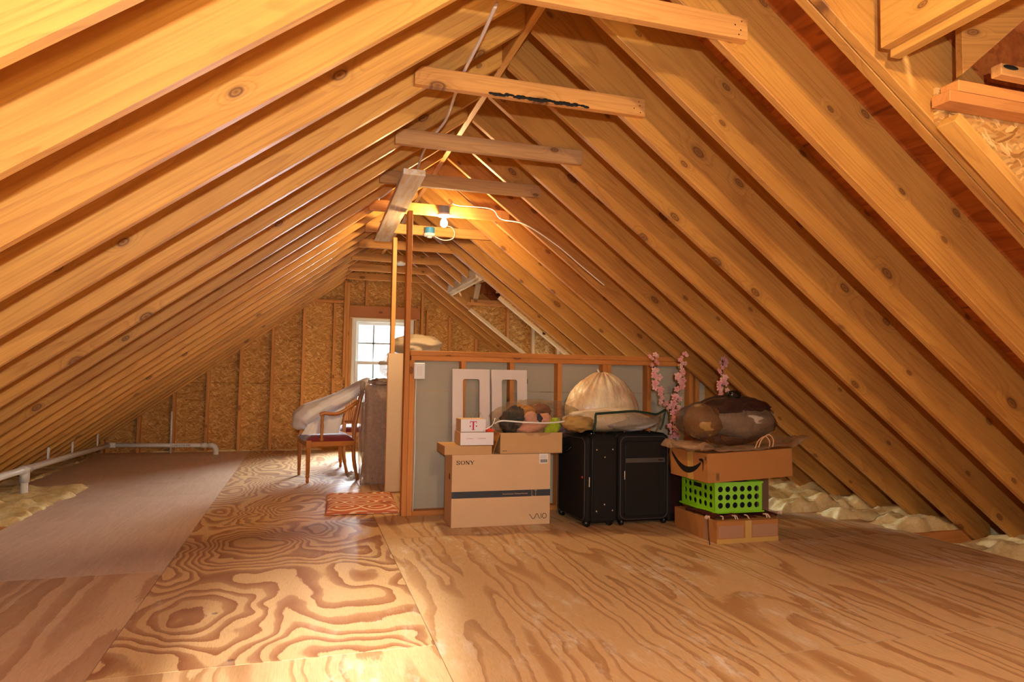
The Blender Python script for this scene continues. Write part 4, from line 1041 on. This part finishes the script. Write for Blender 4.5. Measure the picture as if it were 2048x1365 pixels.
# ------------------------------------------------------------------ crate stack on the right
b1 = carton('taped_carton', (2.603, 3.862, 0), -.012, .472, .54, .145, CARD_O, 'low taped carton on the floor at the bottom of the crate stack', flap=False)
MB().box(.012, .20, -.0014, -.0003, .035, .115).build('pale_patch', TAPE, b1)
MB().box(.27, .462, -.0014, -.0003, .035, .115).build('pale_patch', TAPE, b1)
MB().box(.215, .262, -.0016, -.0003, .0, .144).build('tape_strip', TAPE_Y, b1)
MB().box(0, .472, -.0012, -.0003, 0, .03).build('tape_strip', TAPE_Y, b1)
MB().box(-.0012, -.0003, .10, .16, 0, .144).build('tape_strip', TAPE, b1)
MB().poly([(0, .0, .146), (.47, .0, .150), (.47, .26, .146), (0, .26, .145), (0, .0, .149), (.47, .0, .153), (.47, .26, .149), (0, .26, .148)], [(0, 1, 2, 3), (4, 7, 6, 5), (0, 4, 5, 1), (1, 5, 6, 2), (2, 6, 7, 3), (3, 7, 4, 0)]).build('loose_flap', CARD_O, b1)
# folded woven cloth with fringe under the crate
cl = MB()
cl.grid(lambda a, b: (2.60+.50*a, 3.90+.34*b, .160+.010*math.sin(a*23)+.012*math.sin(a*7+b*3)-.004*b), 50, 12)
o = cl.build('woven_cloth', MAROON, smooth=True, thick=.012); tag(o, 'dark maroon fringed cloth squashed between crate and taped carton', 'cloth')
FR_M = simple('cream fringe', L('d8b898'), .9, .1)
for i in range(7):
    x = 2.64+.45*random.random()
    MB().tube(curve_pts([(x, 3.905, .172), (x+.01, 3.885, .170), (x+.02*random.random(), 3.872, .156-.01*random.random())], 3), .0045, 6).build('tassel', FR_M, o, smooth=True)
for q in ((2.565, 3.94, .16), (3.12, 3.93, .175)):
    for i in range(7): MB().tube([(q[0], q[1], q[2]), (q[0]+.03*(random.random()-.3), q[1]-.04*random.random(), q[2]-.012+.03*random.random())], .006, 6).build('tassel', FR_M, o, smooth=True)
tl = curve_pts([(2.585, 3.93, .165), (2.56, 3.90, .15), (2.545, 3.87, .08), (2.548, 3.86, .0)])
tag(MB().tube(tl, .003, 6).build('loose_cord', BLACKP, smooth=True), 'thin dark cord hanging from the cloth down to the floor', 'cord')

# green crate
cr = empty('milk_crate', (2.645, 3.95, .176), 'bright green plastic crate with round holes', 'crate', -.012)
cw, cdp, ch, ct = .372, .42, .208, .004
def holes_panel(w, h, nx, nz, rr, skip=()):
    """flat panel in local x,z with round holes; returns MB in plane y=0..ct"""
    mb = MB(); nseg = 20
    cwid, chei = w/nx, h/nz
    for i in range(nx):
        for k in range(nz):
            x0_, z0_ = i*cwid, k*chei; cx, cz = x0_+cwid/2, z0_+chei/2
            if (i, k) in skip:
                mb.box(x0_, x0_+cwid, 0, ct, z0_, z0_+chei); continue
            ring = []; sq = []
            for q in range(nseg):
                a = 2*PI*q/nseg+PI/nseg; ca, sa_ = math.cos(a), math.sin(a)
                ring.append((cx+rr*ca, cz+rr*sa_))
                s_ = 1/max(abs(ca)/(cwid/2), abs(sa_)/(chei/2)); sq.append((cx+s_*ca, cz+s_*sa_))
            vs = [(a, 0, b) for a, b in ring]+[(a, 0, b) for a, b in sq]+[(a, ct, b) for a, b in ring]+[(a, ct, b) for a, b in sq]
            fs = []; n = nseg
            for q in range(n):
                j = (q+1) % n
                fs += [(q, j, n+j, n+q), (2*n+q, 3*n+q, 3*n+j, 2*n+j), (q, 2*n+q, 2*n+j, j)]
            mb.poly(vs, fs)
            # corner triangles
            for sx_, sz_ in ((1, 1), (-1, 1), (-1, -1), (1, -1)):
                corner = (cx+sx_*cwid/2, cz+sz_*chei/2)
                best = sorted(range(n), key=lambda q: (sq[q][0]-corner[0])**2+(sq[q][1]-corner[1])**2)[:2]
                a, b = sq[best[0]], sq[best[1]]
                mb.poly([(a[0], 0, a[1]), (b[0], 0, b[1]), (corner[0], 0, corner[1]), (a[0], ct, a[1]), (b[0], ct, b[1]), (corner[0], ct, corner[1])], [(0, 1, 2), (5, 4, 3)])
    return mb
mgn = .016
def wall_panel(w, nx, nz, skip=(), nm='side_wall'):
    p = holes_panel(w-2*mgn, ch-.045, nx, nz, .0195, skip)
    p.v = [(x+mgn, y, z+.025) for x, y, z in p.v]
    p.box(0, mgn, 0, ct, 0, ch).box(w-mgn, w, 0, ct, 0, ch).box(mgn, w-mgn, 0, ct, 0, .025).box(mgn, w-mgn, 0, ct, ch-.02, ch)
    return p.build(nm, GREEN, cr)
wall_panel(cw, 6, 3)
o = wall_panel(cw, 6, 3); o.location = (0, cdp-ct, 0)
o = wall_panel(cdp, 6, 3, skip=((2, 2), (3, 2))); o.rotation_euler = (0, 0, PI/2); o.location = (ct, 0, 0)
MB().box(-.0006, 0, .16, .26, .150, .178).build('handle_slot', INK, cr)
o = wall_panel(cdp, 6, 3); o.rotation_euler = (0, 0, PI/2); o.location = (cw, 0, 0)
MB().box(0, cw, 0, cdp, 0, ct).build('bottom', GREEN, cr)
MB().box(-.014, cw+.014, -.006, cdp+.014, 0, .012).build('base_flange', GREEN, cr, bevel=.003)
MB().box(-.006, cw+.006, -.004, 0, ch-.012, ch).build('rim', GREEN, cr)
MB().box(.02, cw-.02, .03, cdp-.02, .012, .19).build('stored_papers', simple('dark stored papers', L('17161c'), .8, .2), cr)
# carton with curved arrow on top of the crate
am = empty('arrow_carton', (2.545, 3.875, .393), 'wide tan carton with a black curved arrow, resting on the green crate', 'cardboard box', rot=(0, -.040, .015))
MB().box(0, .675, 0, .46, 0, .192).build('box_body', CARD_O, am, bevel=.002)
mb = MB(); n = 26; up = []; lo = []
for i in range(n+1):
    t_ = i/n; y = .075+.36*t_      # y = distance back from the front corner on the left side
    zc = .070+.075*(2*t_-1)**2*(1.0 if t_ < .5 else 1.25) - .02*(1-t_)
    th_ = .008+.036*math.sin(PI*min(1, (1-t_)*.85+.10))**.8
    up.append((y, zc+th_*.5)); lo.append((y, zc-th_*.5))
for i in range(n):
    mb.poly([(-.0012, *up[i]), (-.0012, *up[i+1]), (-.0012, *lo[i+1]), (-.0012, *lo[i])], [(0, 1, 2, 3)])
hd = [(.095, .150), (.062, .156), (.046, .150), (.042, .130), (.048, .085), (.058, .068), (.056, .09), (.054, .125), (.066, .136), (.092, .138)]
mb.poly([(-.0013, a, b) for a, b in hd], [(0, 1, 2, 9), (2, 3, 8, 9), (3, 4, 7, 8), (4, 5, 6, 7)])
mb.build('printed_arrow', INK, am, thick=.0006)
mb = MB()
for a in (.012, .019): mb.box(-.0012, -.0004, a, a+.003, .150, .172)
mb.build('printed_arrows', INK, am)
MB().box(-.0014, -.0004, .17, .235, .0, .19).build('tape_strip', TAPE_Y, am)
mb = MB(); mb.box(.062, .086, -.0012, -.0004, .012, .0135).box(.062, .086, -.0012, -.0004, .062, .0635).box(.062, .0635, -.0012, -.0004, .012, .0635).box(.0845, .086, -.0012, -.0004, .012, .0635)
for i in range(12): mb.box(.066, .082, -.0012, -.0004, .018+.0034*i, .0196+.0034*i)
mb.build('barcode', INK, am)
mb = MB()
for a, b in ((.012, .058), (.04, .058), (.012, .01), (.04, .01)): mb.box(a, a+.006, -.0012, -.0004, b, b+.001).box(a, a+.001, -.0012, -.0004, b, b+.006)
mb.build('corner_marks', INK, am)
# milky plastic sheet draped on it
mb = MB()
def sheet(a, b):
    x = -.06+.86*a; y = -.03+.52*b
    z = .202+.02*noise.noise(Vector((x*6, y*6, 2)))+.012*noise.noise(Vector((x*18, y*18, 5)))
    if a < .12: z += .045*math.sin((.12-a)/.12*PI)+.0
    if b < .2: z += -.0*(.2-b)+.022*math.sin((.2-b)/.2*PI*.9)
    if a > .86: z += .05*(a-.86)/.14
    return (x, y, max(z, .196)) 
o = mb.grid(sheet, 60, 36).build('plastic_sheet', MILKY, smooth=True, thick=.002); o.location = (2.545, 3.875, .394); o.rotation_euler = (0, -.040, .015)
tag(o, 'crinkled milky plastic sheet between the arrow carton and dark bag', 'plastic sheet')
part_roll = MB().blob((0, 0, 0), (.10, .22, .028), lambda d, th, ph: 1+.15*noise.noise(d*3), 30, 20).build('rolled_fold', MILKY, o, smooth=True); part_roll.location = (.02, .2, .225)
# dark bag of cushions
db = empty('dark_bag', (2.84, 4.08, .635), 'dark smoky plastic bag of cushions, tied on top, with pink branches behind', 'bag')
part('beige_cushion', (.09, -.03, .15), (.255, .15, .115), GREYB, .14, 21, db, fr=1.6)
part('gold_cushion', (-.22, -.02, .15), (.13, .13, .125), GOLDF, .14, 22, db, fr=1.6)
part('red_cushion', (.06, .0, .24), (.26, .14, .075), DKRED, .14, 23, db, fr=1.8)
def bagfn(d, th, ph):
    k = 1+.12*noise.noise(d*1.8)+.05*noise.noise(d*6)
    pl_ = math.sin(th*19+2*math.sin(th*2))*.5+math.sin(th*31)*.4
    if d.z > .0: k *= 1+.06*pl_*d.z*(1-d.z*.4)
    return k
MB().blob((0, 0, .158), (.385, .20, .165), bagfn, 96, 48).build('plastic_skin', BLACKBAG, db, smooth=True)
kn = MB().blob((.03, -.02, .335), (.055, .045, .032), lambda d, th, ph: 1+.25*noise.noise(d*4), 30, 18).build('tied_knot', simple('black bag plastic', L('141210'), .25, .6, 0, 20, .5, 40), db, smooth=True)
hl = curve_pts([(.05, -.225, .0), (.07, -.235, .055), (.12, -.24, .085), (.16, -.235, .05), (.165, -.22, .0)])
o = MB().tube(hl, .0035, 8); o.tube([p+Vector((-.02, .012, -.012)) for p in hl], .0035, 8)
o = o.build('cord_handle', simple('tan paper cord', L('d8a878'), .8, .1), smooth=True); o.location = (2.87, 4.08, .625)
tag(o, 'pair of tan cord loops in front of the dark bag', 'handle loops')
# grey carton behind crate
b2 = carton('plain_carton', (3.26, 4.55, 0), 0, .28, .25, .30, simple('dull grey brown carton', L('8a6a50'), .8, .1), 'dull plain carton standing behind the green crate')

# ------------------------------------------------------------------ blossom branches
def branch(base, pts, label, seed):
    rnd = random.Random(seed)
    t = empty('blossom_branch', base, label, 'artificial flower branch', group='pink blossom branches')
    P = curve_pts([Vector(p)-Vector(base) for p in pts], 8)
    MB().tube(P, .0045, 6).build('stem', STEM, t, smooth=True)
    n = 0
    L_ = [p for p in P if (p.z+base[2]) > .60]
    for i in range(34):
        p = L_[int(len(L_)*i/34)] + Vector((rnd.uniform(-.032, .032), rnd.uniform(-.03, .01), rnd.uniform(-.012, .012)))
        s = rnd.uniform(.017, .031) * (1.15 if i < 24 else .8)
        mb = MB(); ax = Vector((rnd.uniform(-.6, .6), -1, rnd.uniform(-.5, .5))).normalized()
        q = ax.to_track_quat('Z', 'Y')
        for ring_, (cnt, rad, tilt) in enumerate(((5, .62, .25), (5, .40, .7), (3, .18, 1.1))):
            for k in range(cnt):
                a = 2*PI*k/cnt+ring_*.6
                c = Vector((math.cos(a)*rad*s, math.sin(a)*rad*s, .12*s*ring_))
                b0 = len(mb.v); mb.blob((0, 0, 0), (s*.42, s*.30, s*.09), None, 8, 5)
                for vi in range(b0, len(mb.v)):
                    v = Vector(mb.v[vi]); v.rotate(Matrix.Rotation(-tilt, 3, 'Y')); v.rotate(Matrix.Rotation(a, 3, 'Z')); v += c; v.rotate(q); mb.v[vi] = tuple(v)
        o = mb.build('blossom', PINK if rnd.random() < .65 else PINK2, t, smooth=True); o.location = p
    for i in range(5):
        p = L_[int(len(L_)*(.15+.14*i))] + Vector((rnd.uniform(-.03, .03), -.01, 0))
        mb = MB(); mb.blob((0, 0, 0), (.006, .002, .016), None, 8, 6); o = mb.build('leaf', LEAF, t, smooth=True); o.location = p; o.rotation_euler = (0, rnd.uniform(-1, 1), 0)
    return t
branch((2.74, 4.86, 0), [(2.74, 4.86, 0), (2.80, 4.84, .45), (2.84, 4.82, .65), (2.81, 4.82, .82), (2.74, 4.82, .92), (2.70, 4.82, 1.02), (2.665, 4.82, 1.15), (2.66, 4.82, 1.24), (2.68, 4.82, 1.27)], 'left pink blossom branch, bending left above the bedding bag', 3)
branch((2.78, 4.87, 0), [(2.78, 4.87, 0), (2.84, 4.85, .45), (2.86, 4.83, .70), (2.87, 4.83, .85), (2.89, 4.83, 1.0), (2.91, 4.83, 1.12), (2.925, 4.83, 1.22), (2.93, 4.83, 1.29)], 'middle pink blossom branch, the tallest upright one', 5)
branch((3.12, 4.60, 0), [(3.12, 4.60, 0), (3.13, 4.60, .45), (3.13, 4.60, .75), (3.14, 4.60, .95), (3.15, 4.60, 1.08), (3.155, 4.60, 1.20), (3.15, 4.6, 1.24)], 'right pink blossom branch rising behind the dark bag', 8)

# ------------------------------------------------------------------ chair with cloth
def make_chair(loc, rotz, label):
    """faces local -x; y across"""
    t = empty('armchair', loc, label, 'chair', rotz, 'varnished armchairs with red seats')
    hw_ = .29
    legp = [(.012, 0), (.017, .02), (.014, .035), (.016, .055), (.0205, .060), (.0205, .068), (.015, .074), (.018, .09), (.024, .34), (.024, .345)]
    for s in (-1, 1):
        o = MB().lathe(legp, (0, 0, 0), 16).build('leg', CHAIRW, t, smooth=True); o.location = (0, s*hw_, 0)
        o = MB().box(-.026, .026, -.026, .026, .34, .415).build('leg_block', CHAIRW, t, bevel=.003); o.location = (0, s*hw_, 0)
        y = s*(hw_-.03)
        # sabre back leg running up into the back post
        prof = curve_pts([(.50, y, 0), (.475, y, .10), (.455, y, .22), (.45, y, .36), (.452, y, .48), (.47, y, .64), (.505, y, .82), (.53, y, .90)], 5)
        MB().tube(prof, [.017 if i < 6 else .021 for i in range(len(prof))], 8).build('leg', CHAIRW, t, smooth=True)
        arm = curve_pts([(.10, s*(hw_+.005), .665), (.145, s*(hw_+.012), .682), (.22, s*(hw_+.01), .672), (.30, s*(hw_), .683), (.40, s*(hw_-.015), .74), (.485, s*(hw_-.028), .80)], 5)
        MB().tube(arm, [.019]*len(arm), 8).build('armrest', CHAIRW, t, smooth=True)
        o = MB().lathe([(.018, 0), (.021, .03), (.013, .045), (.0145, .08), (.018, .16), (.013, .20), (.017, .21), (.013, .225), (.016, .255), (.018, .285)], (0, 0, 0), 14).build('arm_post', CHAIRW, t, smooth=True); o.location = (.125, s*(hw_), .40)
    MB().box(-.02, .46, -hw_-.012, -hw_+.014, .352, .405).build('seat_rail', CHAIRW, t, bevel=.004)
    MB().box(-.02, .46, hw_-.014, hw_+.012, .352, .405).build('seat_rail', CHAIRW, t, bevel=.004)
    MB().box(-.024, .006, -hw_, hw_, .352, .405).build('seat_rail', CHAIRW, t, bevel=.004)
    MB().box(.44, .465, -hw_, hw_, .352, .405).build('seat_rail', CHAIRW, t, bevel=.004)
    def seatf(a, b):
        x = -.03+.49*a; y = -hw_-.012+(2*hw_+.024)*b
        e = min(a, 1-a)*8; e2 = min(b, 1-b)*8; k = min(1, e)**.5*min(1, e2)**.5
        return (x, y, .402+.055*k+.015*math.sin(PI*a)*math.sin(PI*b))
    MB().grid(seatf, 24, 24).build('seat', REDV, t, smooth=True)
    # back: top rail, slats
    def rail(z, x, r_):
        pts = curve_pts([(x, -.26, z), (x+.02, -.13, z+.012), (x+.028, 0, z+.016), (x+.02, .13, z+.012), (x, .26, z)], 5)
        return MB().tube(pts, r_, 8)
    rail(.89, .525, .022).build('top_rail', CHAIRW, t, smooth=True)
    rail(.56, .462, .014).build('back_rail', CHAIRW, t, smooth=True)
    for i in range(5):
        y = -.16+.08*i
        MB().tube([(.475, y, .56), (.50, y*1.05, .72), (.54, y*1.1, .89)], .008, 8).build('back_slat', CHAIRW, t, smooth=True)
    return t
make_chair((.010, 7.235, 0), .145, 'varnished armchair with dark red seat, holding the white cloth')
make_chair((.43, 8.35, 0), -.03, 'second armchair mostly hidden behind the wrapped furniture')
# white dust cloth bundle over the chair
cb_ = MB()
def cloth(a, b):
    # a: along from seat front to the top of the wrapped bundle, b: around
    path = [(-.05, .43), (-.045, .55), (.02, .66), (.14, .735), (.26, .79), (.38, .86), (.52, .93), (.66, .985)]
    n = len(path)-1; i = min(int(a*n), n-1); q = a*n-i
    x = path[i][0]*(1-q)+path[i+1][0]*q; z = path[i][1]*(1-q)+path[i+1][1]*q
    return x, z
secs = []
C0 = [(-.055, .50, .03, .10), (-.05, .535, .07, .20), (-.01, .60, .115, .25), (.07, .655, .125, .27), (.16, .71, .105, .27), (.26, .765, .09, .26), (.36, .815, .08, .24), (.46, .87, .072, .22), (.56, .945, .06, .18), (.66, 1.03, .04, .14)]
NS = 40; nseg = 44
def cinterp(t):
    n = len(C0)-1; i = min(int(t*n), n-1); q = t*n-i; q = q*q*(3-2*q)
    return [C0[i][k]*(1-q)+C0[i+1][k]*q for k in range(4)]
o0 = len(cb_.v)
for s in range(NS+1):
    x, z, rz_, ry_ = cinterp(s/NS)
    x2, z2, _, _ = cinterp(min(1, s/NS+.02)); x1_, z1_, _, _ = cinterp(max(0, s/NS-.02))
    t_ = Vector((x2-x1_, 0, z2-z1_)).normalized(); nrm = Vector((-t_.z, 0, t_.x))
    cap = min(1, (min(s, NS-s)+.3)/2.5)**.5
    for k in range(nseg):
        a = 2*PI*k/nseg
        ca, sa_ = math.cos(a), math.sin(a)
        rr = 1+.14*noise.noise(Vector((s*.10, ca*1.7, sa_*1.7)))+.09*noise.noise(Vector((s*.09, ca*5, sa_*5)))+.05*noise.noise(Vector((s*.25, ca*11, sa_*11)))
        p = Vector((x, 7.25, z)) + nrm*(rz_*sa_*rr*cap) + Vector((0, 1, 0))*(ry_*ca*rr*cap)
        p.z = max(p.z, .472 if x < .45 else p.z)
        cb_.v.append(tuple(p))
for s in range(NS):
    for k in range(nseg):
        k2 = (k+1) % nseg; cb_.f.append((s*nseg+k, s*nseg+k2, (s+1)*nseg+k2, (s+1)*nseg+k)); cb_.m.append(0)
cb_.f.append(tuple(range(nseg-1, -1, -1))); cb_.m.append(0); cb_.f.append(tuple(NS*nseg+k for k in range(nseg))); cb_.m.append(0)
o = cb_.build('dust_cloth', CLOTH, smooth=True); tag(o, 'white cloth bundle slumped over the armchair', 'cloth')
MB().grid(lambda a, b: (-.02+.36*a+.06*b, 7.01-.015*math.sin(a*9+b*3)-.006*math.sin(a*23), .466+.015*a+(.10+.17*a)*b), 30, 10).build('hanging_part', CLOTH, o, smooth=True)

# wrapped furniture
wf = empty('wrapped_furniture', (.695, 6.75, 0), 'tall furniture wrapped in crinkled brown clear plastic beside the stair wall', 'wrapped furniture')
BRN = simple('brown padded cover', L('dcc0a6'), .8, .2, .25, 9, .5, 22)
o = MB().box(-.10, .30, -.02, .42, .0, .97).build('padded_core', BRN, wf, bevel=.04, seg=4)
def wr(d, th, ph): return 1
mb = MB()
def wsk(a, b):
    per = a*4; x0_, x1_, y0_, y1_ = -.135, .33, -.055, .45
    if per < 1: x, y = x0_+(x1_-x0_)*per, y0_
    elif per < 2: x, y = x1_, y0_+(y1_-y0_)*(per-1)
    elif per < 3: x, y = x1_-(x1_-x0_)*(per-2), y1_
    else: x, y = x0_, y1_-(y1_-y0_)*(per-3)
    z = .005+1.0*b
    n = noise.noise(Vector((x*5, y*5, z*3)))*.035+noise.noise(Vector((x*16, y*16, z*7)))*.022+noise.noise(Vector((x*40, y*40, z*18)))*.008
    return (x+n, y+n*.7, z)
mb.grid(wsk, 160, 110)
mb.build('plastic_wrap', CLEAR_B, wf, smooth=True)
fd = part('folded_edge', (.03, .02, 1.0), (.13, .12, .038), simple('crumpled brown plastic', L('9a7c62'), .35, .5, .5, 16, .8, 30), .3, 31, wf, fr=3)
sk = MB().grid(lambda a, b: (-.135-.02*b*(1+.4*math.sin(a*9)), .0+.5*a, .95-.9*b+.02*math.sin(a*11)), 20, 24)
sk.build('loose_skirt', CLEAR, wf, smooth=True)
part('crumpled_foot', (-.20, .42, .035), (.055, .08, .036), CLEAR_B, .4, 32, wf, fr=3)
# bulky cream bags beyond the stair wall
tb2 = empty('covered_mattress', (1.21, 6.75, 0), 'upright covered mattress rising behind the drywall stair wall', 'mattress')
MB().box(-.16, .30, -.05, .55, .0, 1.28).build('mattress_body', simple('pinkish beige cover', L('b89a84'), .7, .25, .2, 8, .3, 20), tb2, bevel=.06, seg=4)
MB().blob((-.29, .2, 1.16), (.20, .3, .16), lambda d, th, ph: 1+.1*noise.noise(d*3), 30, 20).build('plastic_bulge', CLEAR_B, tb2, smooth=True)
part_ = MB(); lump(part_, (0, 0, 0), (.25, .24, .105), .22, 41, 2.0, 48, 30)
o = part_.build('cream_sack', CREAM, smooth=True); o.location = (1.05, 6.72, 1.375); tag(o, 'lumpy cream sack resting on top of the mattress, behind the posts', 'sack')

# rug
rg = MB()
def rugf(a, b):
    x = .56*a-.28+.012*math.sin(b*5); y = .86*b-.43
    e = min(1, 10*min(a, 1-a, b, 1-b))**.5
    return (x, y, .006+.032*e+.006*noise.noise(Vector((x*6, y*6, 0))))
rg.grid(rugf, 40, 50)
o = rg.build('folded_rug', RUG, smooth=True); o.location = (.475, 5.745, 0); o.rotation_euler = (0, 0, -.06)
MB().box(-.275, .275, -.425, .425, .0, .02).build('rug_underside', simple('rug backing', L('b86a50'), .9, .1), o, bevel=.008)
tag(o, 'folded coral rug with cream oval pattern at the foot of the stair wall', 'rug')
